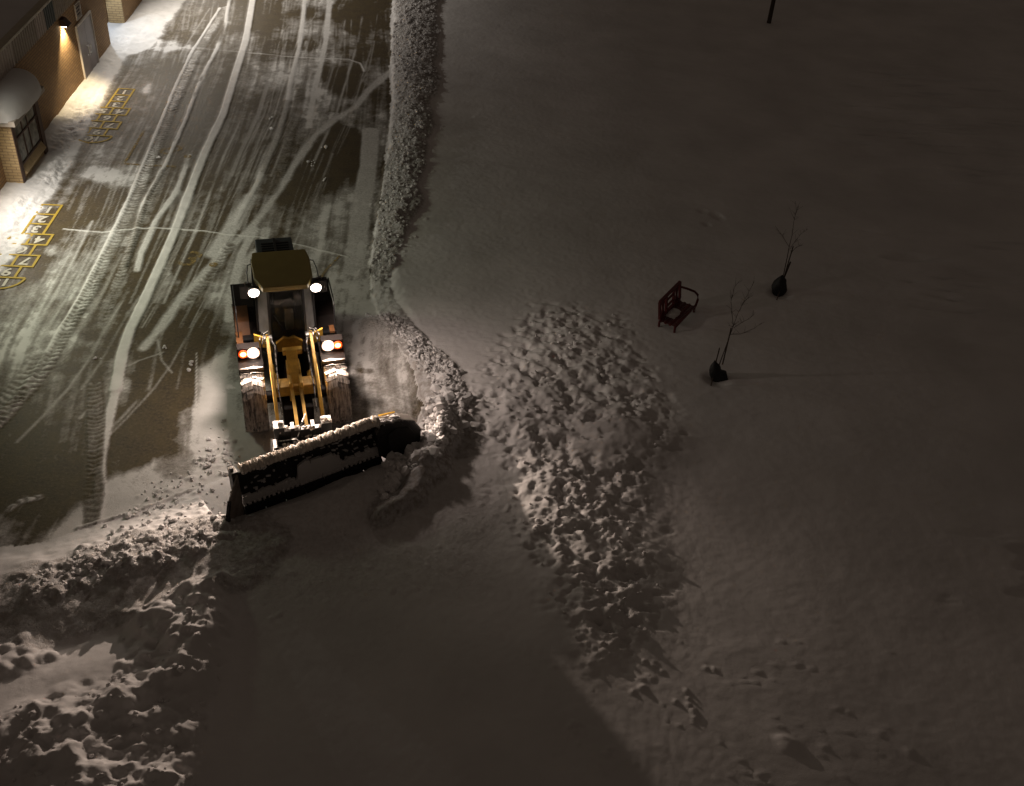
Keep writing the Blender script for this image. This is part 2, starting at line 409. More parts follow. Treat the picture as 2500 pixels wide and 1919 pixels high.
# lower-left lumps
mB = mask_poly(poly_pts([(330, 1540), (470, 1480), (560, 1460), (545, 1600), (500, 1919), (440, 2100), (-80, 2100), (0, 1830), (150, 1760), (310, 1710)]), .35)
mE = mask_poly(poly_pts([(-260, 1600), (100, 1640), (300, 1600), (540, 1560), (500, 2000), (420, 2300), (-400, 2300)]), .7); Z += mE*.13*np.clip(13.2-Y, 0, 5)
Z += mB*(.08+.34*sstep(.35, .75, fbm(X*.6, Y*.6, 3, 3)))
mB2 = mask_poly(poly_pts([(330, 1540), (470, 1480), (550, 1470), (540, 1640), (440, 1650), (370, 1640)]), .3); Z += mB2*.12
mD = mask_poly(poly_pts([(-60, 1640), (60, 1610), (150, 1640), (90, 1680), (-60, 1720)]), .25); Z += mD*.12

def bumps(pts, rad, hh, flat=1.0):
    Z0 = Z.copy()
    for (x, y), r, h in zip(pts, rad, hh):
        i0, i1 = np.searchsorted(gx, (x-r, x+r)); j0, j1 = np.searchsorted(gy, (y-r, y+r))
        if i1 <= i0 or j1 <= j0: continue
        xx = gx[i0:i1]-x; yy = gy[j0:j1]-y
        e = random.uniform(.6, 1.0); a = random.uniform(0, math.pi); ca, sa = math.cos(a), math.sin(a)
        U = (xx[None, :]*ca+yy[:, None]*sa)/r; V = (-xx[None, :]*sa+yy[:, None]*ca)/(r*e)
        k = np.clip(1-U*U-V*V, 0, 1)**flat
        if h < 0: Z[j0:j1, i0:i1] = np.minimum(Z[j0:j1, i0:i1], Z0[j0:j1, i0:i1]+h*k)
        else: Z[j0:j1, i0:i1] = np.maximum(Z[j0:j1, i0:i1], Z0[j0:j1, i0:i1]+h*k)
def sample(mask, n, thr=.3):
    idx = np.argwhere(mask > thr)
    # weight by cell area so the density is even
    area = (np.gradient(gy)[idx[:, 0]]*np.gradient(gx)[idx[:, 1]])*mask[idx[:, 0], idx[:, 1]]
    pk = idx[rng.choice(len(idx), n, p=area/area.sum())]
    return [(gx[i]+rng.uniform(-.02, .02), gy[j]+rng.uniform(-.02, .02)) for j, i in pk]
def lumps(mask, n, r0, r1, hk, flat=.8, thr=.3):
    p = sample(mask, n, thr); rr = r0+(r1-r0)*rng.random(n)**2.2; bumps(p, rr, rr*hk*rng.uniform(.5, 1.2, n), flat)
near = (Y < 60) & (Y > 8) & (X > -20) & (X < 14)
mA_ = mA*(.06+.94*sstep(.44, .60, fbm(X*.8+3, Y*.8, 4, 2)))
lumps(mA_*near*smoothA, 60, .08, .20, .26, 1.3); lumps(mA_*near*smoothA, 160, .06, .18, -.40, 1.3)
lumps(mA_*near*smoothA, 420, .03, .12, .42, .8); lumps((mA*.3+mA_*.7)*near*smoothA*(Y < 18.5), 1100, .025, .08, .5, .7); lumps(mA*near*smoothA, 700, .03, .09, -.5)
Z += mB*(n_fine-.5)*.22
lumps(mB*near, 90, .12, .34, .34, 1.3); lumps(mB*near, 230, .06, .20, -.5, 1.); lumps(mB*near, 700, .03, .10, .5, .7); lumps(mB*near, 400, .03, .08, -.6)
lumps(mD*near, 80, .05, .2, .6)
Z += ridge*(fbm(X*3, Y*3, 4, 4)-.5)*.26*(Y > 24)
lumps(ridge*near*(Y > 25.5), 3800, .03, .19, .50, .6); lumps(ridge*near*(Y <= 25.5), 900, .04, .10, .6)
bm_ = mask_poly(poly_pts([(60, 1445), (300, 1365), (560, 1300), (590, 1345), (420, 1420), (200, 1490), (80, 1520)]), .3)
Z += bm_*(fbm(X*3, Y*3, 4, 5)-.5)*.22
lumps(bm_*near, 700, .03, .15, .5); lumps(bm_*near, 60, .12, .25, .4)
tr = mask_poly(poly_pts([(330, 1210), (470, 1130), (540, 1010), (600, 1160), (560, 1300), (400, 1330), (200, 1380)]), .3)
lumps(tr*near, 350, .03, .09, .5); lumps(tr*near, 24, .08, .16, .45)
rl = mask_poly(poly_pts([(940, 1180), (1010, 1090), (1060, 1010), (1080, 960), (1140, 1000), (1120, 1100), (1060, 1180), (960, 1235)]), .15)
lumps(rl*near, 260, .08, .20, .45, .6); lumps(rl*near, 600, .03, .10, .7, .5)
wr = mask_poly(poly_pts([(900, 770), (960, 790), (1120, 930), (1150, 1050), (1080, 1000), (990, 880)]), .2)
Z += wr*(fbm(X*4, Y*4, 3, 4)-.5)*.14
spl = (np.exp(-((X-XRn)/.25)**2)+np.exp(-((X-XB-.1)/.35)**2))*(Y > 26)*(Y < 56)
lumps(spl*near, 1100, .03, .09, .5, .7)
lumps(wr*near, 1100, .02, .11, .5, .6); rough = np.maximum(rough, wr)
lumps(pm*near, 350, .03, .08, .35)
# scattered clods and footprints on the open field
open_ = ((sd > 1.2) & near).astype(float)
p = [tuple(G(rng.uniform(1330, 2200), rng.uniform(1560, 1930), .35)[:2]) for _ in range(60)]
bumps(p, rng.uniform(.03, .06, 60), rng.uniform(.01, .03, 60), .7)
for cx, cy, k in ((1590, 1625, 6), (1560, 1665, 5), (1690, 1740, 6), (1490, 1835, 3), (1400, 1780, 4), (1840, 1880, 5), (1660, 1690, 3), (1720, 1640, 2)):
    p = [tuple(G(cx+rng.normal()*16, cy+rng.normal()*12, .35)[:2]) for _ in range(k)]
    bumps(p, rng.uniform(.035, .10, k), rng.uniform(.02, .06, k)*.9, .8)
for cx, cy, r, h in ((1925, 1815, .24, .07), (1905, 1800, .10, .05), (1750, 525, .34, -.10), (1725, 545, .18, -.08), (1715, 515, .2, -.06), (2220, 1835, .16, .03), (2150, 1790, .12, .025),
                     (1750, 925, .42, -.10), (1905, 715, .42, -.10), (1670, 760, .7, -.07)):
    q = G(cx, cy, .35); bumps([tuple(q[:2])], [r], [h], 1.4)
# wind-scoured crusts, far right
cr_ = mask_poly(poly_pts([(2080, 180), (2500, 150), (2560, 500), (2250, 480), (2000, 330)]), 1.5)+mask_poly(poly_pts([(2260, 1360), (2520, 1330), (2540, 1480), (2300, 1480)]), .5)+mask_poly(poly_pts([(2080, 600), (2520, 600), (2520, 830), (2300, 830)]), 1.2)
Z -= np.clip(cr_, 0, 1)*sstep(.52, .62, fbm(X*.5, Y*1.4, 4, 2))*.12
Z += (1-left)*field*(n_vf-.5)*.016*(near)
Z[(sd > .1)] += (rough*(n_fine-.5)*.10)[(sd > .1)]

# --- snow film on the asphalt
cur = np.array([G(*p)[:2] for p in [(617, 0), (575, 180), (500, 375), (430, 560), (350, 740), (300, 860), (283, 950), (243, 1180)]]); cur = cur[np.argsort(cur[:, 1])]
dirx = X-np.interp(Y, cur[:, 1], cur[:, 0])
streak = .42*fbm(dirx*3.2, Y*.16, 4, 1)+.33*fbm(dirx*8, Y*.28, 3, 4)+.25*fbm(dirx*15, Y*.45, 2, 0)
blot = fbm(X*.55, Y*.45, 4, 5)
film = .20+(streak-.5)*1.7+(blot-.5)*1.1+(n_fine-.5)*.55+(n_vf-.5)*.25
film += .15*sstep(2.5, 0, X-XL)
def blob(px, py, rx, ry, amt, soft=.6, ang=0):
    c = G(px, py); rxm = abs(G(px+rx, py)[0]-c[0]); rym = abs(G(px, py+ry)[1]-c[1])
    sl = window(c[0]-rxm*2, c[0]+rxm*2, c[1]-rym*2, c[1]+rym*2)
    x = dirx[sl]-dirx[np.searchsorted(gy, c[1]), min(np.searchsorted(gx, c[0]), NX-1)]; y = Y[sl]-c[1]
    d = np.sqrt((x/rxm)**2+(y/rym)**2)+(fbm(X[sl]*1.8, Y[sl]*1.8, 4, 2)-.5)*.9
    film[sl] += amt*sstep(1+soft/2, 1-soft/2, d)
for b in ((840, 190, 60, 42, -.6), (745, 108, 28, 14, -.5), (880, 40, 50, 60, -.5), (870, 560, 60, 70, -.1), (690, 110, 40, 16, -.3), (820, 380, 70, 90, -.75), (700, 440, 60, 50, -.45),
          (560, 380, 60, 40, -.4), (440, 860, 95, 130, -.95), (370, 800, 40, 60, -.3), (350, 1040, 90, 90, -.5), (120, 1200, 130, 90, -.5), (30, 1080, 80, 80, -.3), (500, 640, 70, 60, -.5),
          (470, 620, 60, 60, -.35), (300, 700, 60, 60, -.2), (200, 500, 60, 60, -.3), (300, 430, 60, 35, .55), (250, 425, 50, 20, .4), (760, 240, 50, 50, .35), (680, 180, 60, 30, .25), (100, 850, 90, 70, .25),
          (320, 320, 60, 60, -.15), (420, 240, 60, 60, -.25), (420, 160, 60, 50, -.25), (620, 300, 60, 60, -.1), (520, 60, 50, 50, -.3), (650, 40, 40, 50, -.3), (560, 200, 50, 60, -.15), (440, 130, 70, 20, .35), (400, 110, 60, 16, .5), (350, 60, 50, 14, .4),
          (420, 360, 40, 30, -.45), (470, 440, 30, 40, -.35), (300, 930, 70, 60, .3), (130, 960, 90, 60, .2), (60, 720, 70, 90, .0), (250, 600, 40, 50, .25)):
    blob(*b)
for b in ((300, 260, 60, 46, -.6), (255, 320, 50, 36, -.5), (130, 560, 40, 50, -.45), (80, 650, 40, 50, -.4)): blob(*b)
# blocky plough-chatter patches
for px, py, w_, h_, a in ((525, 385, 22, 16, .35), (410, 640, 10, 22, .35), (445, 515, 10, 10, .4), (400, 655, 18, 20, .25), (200, 770, 12, 7, .35), (310, 590, 12, 16, .3), (830, 290, 40, 30, .3), (770, 300, 40, 50, .15)):
    c = G(px, py); k = (np.abs(dirx-dirx[np.searchsorted(gy, c[1]), np.searchsorted(gx, c[0])]) < w_*.012) & (np.abs(Y-c[1]) < h_*.018)
    film[k] += a
# grey packed snow round the machine
gm = mask_poly(poly_pts([(900, 480), (912, 700), (1000, 860), (1020, 960), (900, 1030), (700, 1230), (560, 1260), (500, 1150), (500, 1000), (490, 880), (510, 760), (560, 640), (700, 600), (850, 420)]), .5)
film = film*(1-gm*.8)+gm*(.62+(streak-.5)*.9+(n_fine-.5)*.45+(blot-.5)*.8)
sm = mask_poly(poly_pts([(245, 1180), (360, 1130), (480, 1080), (480, 900), (560, 850), (600, 1150), (560, 1300), (90, 1420), (90, 1330)]), .25)
film = film*(1-sm)+sm*(.88+(streak-.5)*.5+(n_fine-.5)*.4)
blob(430, 1130, 60, 40, -.45); blob(340, 1090, 60, 45, -.35); blob(640, 1150, 60, 26, -.45); blob(890, 905, 22, 6, -.35); blob(790, 1010, 40, 40, -.2)
sbm = mask_poly(poly_pts([(-40, 1360), (90, 1330), (190, 1290), (330, 1250), (480, 1190), (560, 1130), (600, 1300), (90, 1500)]), .12); film = np.maximum(film, sbm*.95)
def stroke(pts, w, amt, soft=.06, dash=0, tread=0, hz=0.0, wob=.25, mode='max'):
    P = poly_pts(pts); sl, d, s_, lat = poly_dist(P, pad=w+.4)
    wb = w/2*(1+(fbm(s_*1.3+P[0, 0], s_*0+P[0, 1], 3, 3)-.5)*wob*2)
    k = sstep(wb+soft, wb-soft, d)
    if dash: k = k*sstep(.42-dash, .68-dash, fbm(s_*.45+P[0, 1], lat*3, 4, 0)+.06)
    if tread:
        ph = s_/tread+np.abs(lat)/w*.9+(n_mid[sl]-.5)*3
        c = .5+.5*np.sin(2*math.pi*ph+(n_fine[sl]-.5)*2)
        lug = sstep(.3, .6, c)
        k = k*(.55+.45*sstep(.4, .55, fbm(s_*.5+P[0, 0], lat*2, 3, 1)))
        film[sl] = film[sl]*(1-k)+k*(amt*(.50+.55*lug)+(n_fine[sl]-.5)*.45)
        Z[sl] += k*(lug*.024)
        return
    if mode == 'max': film[sl] = np.maximum(film[sl], film[sl]*(1-k)+k*amt)
    else: film[sl] += k*amt
    Z[sl] += k*hz*(.6+.8*n_fine[sl])
T1 = [(617, 0), (600, 100), (575, 180), (545, 280), (500, 375), (478, 430), (430, 560), (395, 640), (350, 740), (320, 800), (300, 860), (283, 950)]
T2 = [(545, 20), (475, 130), (437, 210), (388, 330), (338, 450), (298, 540), (258, 620), (208, 720), (158, 800), (108, 890), (65, 950), (0, 1020), (-60, 1080)]
def off(P, dx): return [(x+dx, y) for x, y in P]
# faint long scrapes
for k in range(90):
    o = rng.uniform(-200, 330); P = off(T1 if rng.random() < .6 else T2, o); i0 = rng.integers(0, 5); stroke(P[i0:i0+6], rng.uniform(.015, .035), rng.uniform(.35, .7), .035, dash=.1)
for k in range(44):
    o = rng.uniform(-190, 330); a0 = rng.uniform(0, .6); base = T1 if rng.random() < .6 else T2; P = off(base, o)
    i0 = rng.integers(0, len(P)-3); i1 = min(len(P), i0+rng.integers(3, 8)); stroke(P[i0:i1], rng.uniform(.03, .10), rng.uniform(.4, .75), .05, dash=.12)
stroke(off(T2, 12), .30, .35, .06, tread=.17); stroke(off(T2, -8), .13, .95, .03, hz=.03, wob=.5); stroke(off(T2, 6), .34, .72, .04, tread=.17)
stroke([(90, 870), (60, 930), (0, 1010), (-60, 1070)], .55, .6, .05, tread=.2)
stroke(T1, .29, .95, .03, hz=.035, wob=.12)
stroke([(283, 950), (262, 1040), (250, 1110), (243, 1200), (240, 1300)], .22, .85, .04, hz=.02)
stroke([(230, 940), (232, 1040), (228, 1200), (220, 1290)], .38, -.55, .05, mode='add'); stroke([(232, 940), (234, 1040), (230, 1200), (226, 1290)], .36, .30, .04, tread=.16)
stroke([(560, 0), (550, 60), (530, 120), (505, 165), (480, 220), (450, 300), (405, 400), (350, 500), (335, 560), (305, 650)], .16, .9, .05, dash=.2, hz=.04)
stroke([(465, 380), (430, 470), (380, 540), (345, 620), (335, 660)], .20, .8, .05, dash=.25, tread=0, hz=.02)
stroke([(400, 420), (370, 480), (345, 540), (320, 600), (285, 700), (250, 790)], .26, .5, .05, tread=.15)
stroke([(745, 0), (738, 60), (730, 120), (722, 150), (710, 200), (700, 260), (680, 330), (655, 390), (632, 440), (600, 500), (575, 545)], .20, .85, .06, hz=.02)
stroke([(805, 0), (795, 100), (786, 150), (770, 210), (760, 270), (755, 310)], .24, .78, .04)
stroke([(960, 170), (900, 220), (870, 260), (820, 290), (770, 330), (720, 400), (690, 450), (650, 510), (610, 560), (560, 605), (520, 640), (480, 690), (440, 730), (400, 790), (350, 850)], .30, .72, .08, wob=.5)
stroke([(560, 600), (530, 650), (490, 700), (455, 740)], .30, .65, .05, tread=.18)
stroke([(700, 250), (680, 330), (650, 420)], .45, -.25, .08, mode='add'); stroke([(735, 220), (720, 300), (690, 400), (660, 470)], .4, .28, .06, tread=.13)
stroke([(905, 320), (900, 400), (880, 520), (872, 600), (865, 660)], .62, .74, .05, wob=.1)
stroke([(620, 560), (590, 620), (570, 700), (560, 780)], .30, .75, .05); stroke([(650, 560), (640, 600), (600, 640)], .3, .7, .05)
stroke([(610, 480), (560, 560), (520, 620)], .5, .75, .12); 
stroke([(700, 0), (690, 120), (660, 260), (620, 380), (560, 500)], .05, .6, .03, dash=.1); stroke([(860, 0), (855, 120), (845, 240)], .05, .55, .03, dash=.1)
stroke([(155, 560), (250, 568), (330, 560), (380, 557), (430, 560), (500, 565), (560, 573), (640, 580), (740, 600), (850, 628)], .05, 1., .025, hz=.03, wob=.6)
stroke([(400, 115), (480, 118), (600, 128), (720, 140), (790, 143), (850, 145), (880, 155), (890, 175)], .06, .9, .03, hz=.02, wob=.6)
stroke([(20, 1245), (50, 1225), (95, 1215)], .16, .75, .03, tread=.2)
stroke([(190, 760), (120, 830), (60, 900)], .12, .7, .04, dash=.1); stroke([(385, 830), (395, 880), (420, 910)], .05, .7, .03)
stroke([(400, 860), (340, 880), (310, 895)], .05, .6, .03); stroke([(380, 780), (330, 870), (290, 960), (270, 1010)], .2, .6, .05, dash=.1)
stroke([(880, 205), (900, 170), (915, 100)], .05, .55, .03)
stroke([(480, 860), (478, 1000), (470, 1080)], .04, .8, .02); 
stroke([(190, 1290), (330, 1250), (480, 1192)], .06, 1., .03, hz=.05)
# tyre marks in the left snow shelf
for P in ([(300, 90), (262, 150), (225, 210), (180, 280), (140, 350)], [(175, 395), (140, 440), (100, 490), (50, 560), (0, 640)]):
    sl, d, s_, lat = poly_dist(poly_pts(P, .15), pad=.8); k = sstep(.35, .2, d)
    Z[sl] -= k*(.025+.02*(fbm(s_*9, lat*9, 2, 1) > .5))*left[sl]
for P in ([(215, 250), (170, 330), (140, 390), (120, 430)], [(150, 400), (115, 440)], [(60, 490), (20, 580), (0, 610)]):
    sl, d, s_, lat = poly_dist(poly_pts(P, .1), pad=.9); k = sstep(.5, .1, d)*left[sl]
    Z[sl] += k*(fbm(X[sl]*6, Y[sl]*6, 4, 2)-.5)*.16; rough[sl] = np.maximum(rough[sl], k*.35)
# snow lying between building offset and shelf, entry alcove scrape
al_ = mask_poly(poly_pts([(262, 90), (300, 84), (345, 80), (400, 110), (360, 135), (300, 128), (270, 112)]), .25)
Z -= al_*.1*left
film = np.clip(film, 0, 1.15)
film = np.maximum(film, left*1.1)
film = np.where(sd > -.02, 1.1, film)

# height lookup for placing things
def HZ(x, y):
    i = min(max(np.searchsorted(gx, x), 1), NX-1); j = min(max(np.searchsorted(gy, y), 1), NY-1); return float(Z[j, i])
def ground_at(px, py):
    z = .3
    for _ in range(6):
        q = G(px, py, z); z = HZ(q[0], q[1])
    return np.array([q[0], q[1], z])

# flatten under the machine and blade so that nothing pokes through
lo_ = np.array([-5.05, 19.30]); al18 = R(18)
LX = (X-lo_[0])*math.cos(al18)+(Y-lo_[1])*math.sin(al18); LY = -(X-lo_[0])*math.sin(al18)+(Y-lo_[1])*math.cos(al18)
bq = R(17.5); BX = (LX-.13)*math.cos(bq)+(LY+2.52)*math.sin(bq); BY = -(LX-.13)*math.sin(bq)+(LY+2.52)*math.cos(bq)
under = ((np.abs(LX) < 1.35) & (LY > -2.2) & (LY < 5)) | ((np.abs(BX) < 2.3) & (BY > -.05) & (BY < 1.4))
Z = np.where(under, np.minimum(Z, .03), Z)
fr = (np.abs(BX-.1) < 1.8) & (BY <= -.05) & (BY > -1.6)
Z = np.where(fr, np.minimum(Z, .06+.26*sstep(-.4, 1.3, BX+(n_mid-.5)*.8)+np.maximum(-BY-.05, 0)*(.75+(n_mid-.5)*.4)), Z)

# split into setting pieces by face
fm = {}
Xc = (X[:-1, :-1]+X[1:, 1:])/2; Yc = (Y[:-1, :-1]+Y[1:, 1:])/2
def avg(A): return (A[:-1, :-1]+A[1:, 1:]+A[1:, :-1]+A[:-1, 1:])/4
sdc = avg(sd); rid = avg(ridge); dirtm = avg(np.maximum.reduce([pm, bm_, rl, wr])); fieldc = sdc > 0
cls = np.zeros(Xc.shape, int)                      # 0 yard
cls[fieldc] = 1                                    # snow field
cls[fieldc & (rid > .12) & (Yc > 25)] = 2         # windrow
cls[fieldc & (dirtm > .3)] = 3                    # pile pushed by the plough
idx = np.arange(NX*NY).reshape(NY, NX)
Q = np.stack([idx[:-1, :-1], idx[:-1, 1:], idx[1:, 1:], idx[1:, :-1]], -1)
VX = np.stack([X, Y, Z], -1).reshape(-1, 3); fl = film.reshape(-1); rg = np.clip(rough, 0, 1).reshape(-1)
for k, nm, mt in ((0, 'pavement', 'pave'), (1, 'snow_field', 'snow'), (2, 'snow_bank', 'snow'), (3, 'snow_pile', 'snow')):
    q = Q[cls == k]; used, inv = np.unique(q.reshape(-1), return_inverse=True)
    me = bpy.data.meshes.new(nm); me.vertices.add(len(used)); me.vertices.foreach_set('co', VX[used].astype(np.float32).reshape(-1))
    nf = len(q); me.loops.add(nf*4); me.loops.foreach_set('vertex_index', inv.astype(np.int32).reshape(-1))
    me.polygons.add(nf); me.polygons.foreach_set('loop_start', np.arange(0, nf*4, 4, dtype=np.int32))
    me.polygons.foreach_set('use_smooth', np.ones(nf, bool)); me.update(calc_edges=True)
    for an, arr in (('film', fl), ('rough', rg)):
        at = me.attributes.new(an, 'FLOAT', 'POINT'); at.data.foreach_set('value', arr[used].astype(np.float32))
    me.materials.append(M[mt]); o = bpy.data.objects.new(nm, me); C.objects.link(o); tag(o, kind='structure')

# loose clods of snow: real lumps lying on the banks and on the cleared yard
def clods(name, pts, r0, r1, mat, sink=.3):
    t = (1+5**.5)/2
    iv = [(-1, t, 0), (1, t, 0), (-1, -t, 0), (1, -t, 0), (0, -1, t), (0, 1, t), (0, -1, -t), (0, 1, -t), (t, 0, -1), (t, 0, 1), (-t, 0, -1), (-t, 0, 1)]
    jf = [(0, 11, 5), (0, 5, 1), (0, 1, 7), (0, 7, 10), (0, 10, 11), (1, 5, 9), (5, 11, 4), (11, 10, 2), (10, 7, 6), (7, 1, 8), (3, 9, 4), (3, 4, 2), (3, 2, 6), (3, 6, 8), (3, 8, 9), (4, 9, 5), (2, 4, 11), (6, 2, 10), (8, 6, 7), (9, 8, 1)]
    mb = MB()
    for x, y in pts:
        r = r0+(r1-r0)*random.random()**3; z = HZ(x, y)+r*(1-2*sink)*.8; a = random.uniform(0, 6.28); ca, sa = math.cos(a), math.sin(a); e = random.uniform(.6, 1)
        vs = []
        for v in iv:
            k = r/1.9*random.uniform(.75, 1.2); vs.append((x+(v[0]*ca-v[1]*e*sa)*k, y+(v[0]*sa+v[1]*e*ca)*k, z+v[2]*k*.8))
        mb.add(vs, jf)
    o = mb.build(name, mat); tag(o, kind='stuff'); return o
pts = sample(rl*near, 420)+sample(wr*near, 700)+sample(bm_*near, 220)+sample(ridge*near*(Y > 25.5), 2600)+sample(mA*smoothA*near, 160)+sample(tr*near, 160)+sample(mB*near, 120)
pts += [tuple(G(*p)[:2]+rng.normal(size=2)*.05) for p in ((665, 290), (662, 315), (790, 362), (763, 400), (763, 405), (763, 395), (387, 386), (790, 440), (410, 850), (465, 890), (455, 905), (238, 877)) for _ in range(3)]
co = clods('snow_clods', pts, .03, .085, M['snow_plain']); tag(co, 'loose frozen snow clods strewn over the ploughed banks', 'snow')
big_pts = sample(rl*near, 300)+[tuple(G(948+rng.normal()*14, 1205+rng.normal()*12, .4)[:2]) for _ in range(30)]
co = clods('snow_chunks', big_pts, .05, .19, M['snow_plain'], .35); tag(co, 'bright tumbled snow chunks curling off the right end of the plough blade', 'snow', kind='stuff')

# ================================================================== PAINTED MARKINGS
def text_mesh(ch, size):
    cu = bpy.data.curves.new('t', 'FONT'); cu.body = ch; cu.size = size; cu.align_x = 'CENTER'; cu.align_y = 'CENTER'; cu.offset = .012; cu.resolution_u = 4
    o = bpy.data.objects.new('t', cu); C.objects.link(o); dg = bpy.context.evaluated_depsgraph_get(); me = bpy.data.meshes.new_from_object(o.evaluated_get(dg))
    bpy.data.objects.remove(o); return me
HB = R(4.85); HS = .0388*16; HW = HS*.947
def hopscotch(loc, label):
    root = empty('hopscotch_marking', (loc[0], loc[1], .016), HB); tag(root, label, 'hopscotch', 'painted hopscotch courts')
    mb = MB(); t = .075
    zc = [0]
    def fr(x0, x1, y0, y1):
        zc[0] += .0007; z = zc[0]
        mb.b2((x0-t/2, y0-t/2, -.003), (x1+t/2, y0+t/2, z)); mb.b2((x0-t/2, y1-t/2, -.003), (x1+t/2, y1+t/2, z+.0003))
        mb.b2((x0-t/2, y0+t/2, -.003), (x0+t/2, y1-t/2, z)); mb.b2((x1-t/2, y0+t/2, -.003), (x1+t/2, y1-t/2, z))
    h = HW/2; s = HS
    for i in (0, 1, 2): fr(-h, h, -(i+1)*s, -i*s)
    fr(0, 2*h, -4*s, -3*s); fr(-2*h, 0, -4*s, -3*s); fr(-h, h, -5*s, -4*s)
    fr(0, 2*h, -6*s, -5*s); fr(-2*h, 0, -6*s, -5*s); fr(-h, h, -7*s, -6*s)
    mb.b2((-2*h, -7*s-t/2, -.003), (2*h, -7*s+t/2, .0066))
    pr = None
    for k in range(17):
        a = math.pi*k/16; q = (-math.cos(a)*2*h, -7*s-math.sin(a)*s*.95, .002)
        if pr: mb.bar(pr, q, t, .003)
        pr = q
    mb.build('outline', M['hyellow'], root)
    for ch, x, y in (('1', 0, -.5), ('2', 0, -1.5), ('3', 0, -2.5), ('4', h, -3.5), ('5', -h, -3.5), ('6', 0, -4.5), ('7', h, -5.5), ('8', -h, -5.5), ('9', 0, -6.5), ('10', 0, -7.38)):
        me = text_mesh(ch, .56); me.materials.append(M['hwhite'])
        o = bpy.data.objects.new('numeral', me); C.objects.link(o); o.parent = root; o.location = (x, y*s, .003); o.rotation_euler = (0, 0, math.pi)
    return root
g1 = G(309.3, 217.8); g2 = G(151.4, 502.1); g2x = (g2[0]-math.cos(HB)*HW/2, g2[1]-math.sin(HB)*HW/2)
hopscotch(g1, 'yellow hopscotch court with white numerals, farther one beside the wall by the door')
hopscotch(g2x, 'yellow hopscotch court half buried under snow, nearer one below the brick bay window')
def worn_shape(name, label, pts_list, w, cat='marking', group=None):
    mb = MB()
    for P in pts_list:
        Q_ = [G(*p) for p in P]
        for i, (a, b) in enumerate(zip(Q_[:-1], Q_[1:])): mb.bar((a[0], a[1], .018+.0013*i), (b[0], b[1], .018+.0013*i), w, .003)
    o = mb.build(name, M['worn']); tag(o, label, cat, group); return o
worn_shape('painted_line', 'worn yellow painted corner line between the far hopscotch and the tyre track', [[(352, 320), (303, 401), (350, 404), (430, 408)]], .09)
def worn_numeral(ch, px, py, size, rz, label, dots=()):
    r = empty('painted_numeral', (*G(px, py)[:2], .022), rz); tag(r, label, 'numeral', 'worn yellow playground numerals')
    me = text_mesh(ch, size); me.materials.append(M['worn']); o = bpy.data.objects.new('digit', me); C.objects.link(o); o.parent = r
    for dx, dy in dots:
        mb = MB(); mb.prism([(dx+.13*math.cos(a*.524), dy+.13*math.sin(a*.524)) for a in range(12)], 'z', 0, .003); mb.build('dot', M['worn'], r)
worn_numeral('3', 465, 635, 1.2, R(-14), 'faded yellow numeral 3 with a dot, painted left of the loader', [(.75, .0)])
worn_numeral('8', 415, 368, 1.15, R(-38), 'faded yellow numeral 8 beside the snowy tyre track', [(.8, .15)])
worn_shape('painted_line', 'thin faded yellow line slanting from the right side of the loader cab', [[(830, 625), (800, 655), (775, 690)]], .07)

# ================================================================== BUILDING
B = empty('school_building', (BO[0], BO[1], 0), hb)
tag(B, 'low brick building with corrugated metal fascia, snowy flat roof and a bay window', 'building')
mb = MB(); mb.b2((-.3, -30, -.2), (0, 9, 3.75)); mb.b2((-1.0, 9.0, -.2), (-.7, 11.5, 3.75)); mb.b2((-.7, 8.7, -.2), (-.3, 9, 3.74))
mb.b2((-.999, 11.5, -.2), (0, 40, 3.75)); mb.b2((-14, -30, -.2), (-13.7, 40, 3.7)); mb.b2((-13.7, -30, -.2), (-.3, -29.7, 3.7)); mb.b2((-13.7, 39.7, -.2), (-1.1, 40, 3.7))
mb.build('wall', M['brick'], B)
MB().b2((-.66, 11.40, -.2), (-.005, 11.498, 3.0)).build('brick_pier', M['brick_pale'], B)
mb = MB(); mb.b2((-14, -30, 3.75), (.02, 40, 3.82)); mb.build('roof', M['snow_plain'], B)
def corr(name, u0, u1, mat, z0=3.06, z1=3.80):
    mb = MB(); p = .21; pr = []; u = u0
    while u < u1-.01:
        for du, n_ in ((0, .09), (.09, .09), (.115, .125), (.185, .125)):
            if u+du < u1: pr.append((n_, u+du))
        u += p
    pr.append((pr[-1][0], u1)); poly = [(.025, u0)]+pr+[(.025, u1)]
    mb.prism(poly, 'z', z0, z1); return mb.build(name, mat, B)
corr('fascia_panel', -30, -1.35, M['fascia_light']); corr('fascia_panel', -1.35, .92, M['fascia'])
corr('fascia_panel', .92, 1.88, M['fascia_light']); corr('fascia_panel', 1.88, 2.95, M['fascia_dark']); corr('fascia_panel', 2.95, 40, M['fascia'])
MB().b2((.0205, -30, 3.04), (.07, 40, 3.058)).build('soffit', M['brown'], B)
MB().b2((-.12, -30, 3.822), (.17, 40, 3.92)).build('roof_cap', M['cap'], B, bevel=.012)
# double door
mb = MB(); t = .07
mb.b2((.002, 5.03, 0), (.07, 5.03+t, 2.15)); mb.b2((.002, 6.93, 0), (.07, 6.93+t, 2.15)); mb.b2((.002, 5.03+t, 2.08), (.07, 6.93, 2.15)); mb.build('door_frame', M['trim'], B, bevel=.006)
for u0, u1, hu in ((5.105, 6.005, 5.86), (6.015, 6.925, 6.16)):
    d = MB().b2((.003, u0, .04), (.045, u1, 2.075)).build('door', M['door'], B, bevel=.006)
    mb = MB(); mb.tube([(.05, hu, 1.15), (.11, hu, 1.15), (.11, hu, .80), (.05, hu, .80)], .014, 8); mb.build('handle', M['steel'], d)
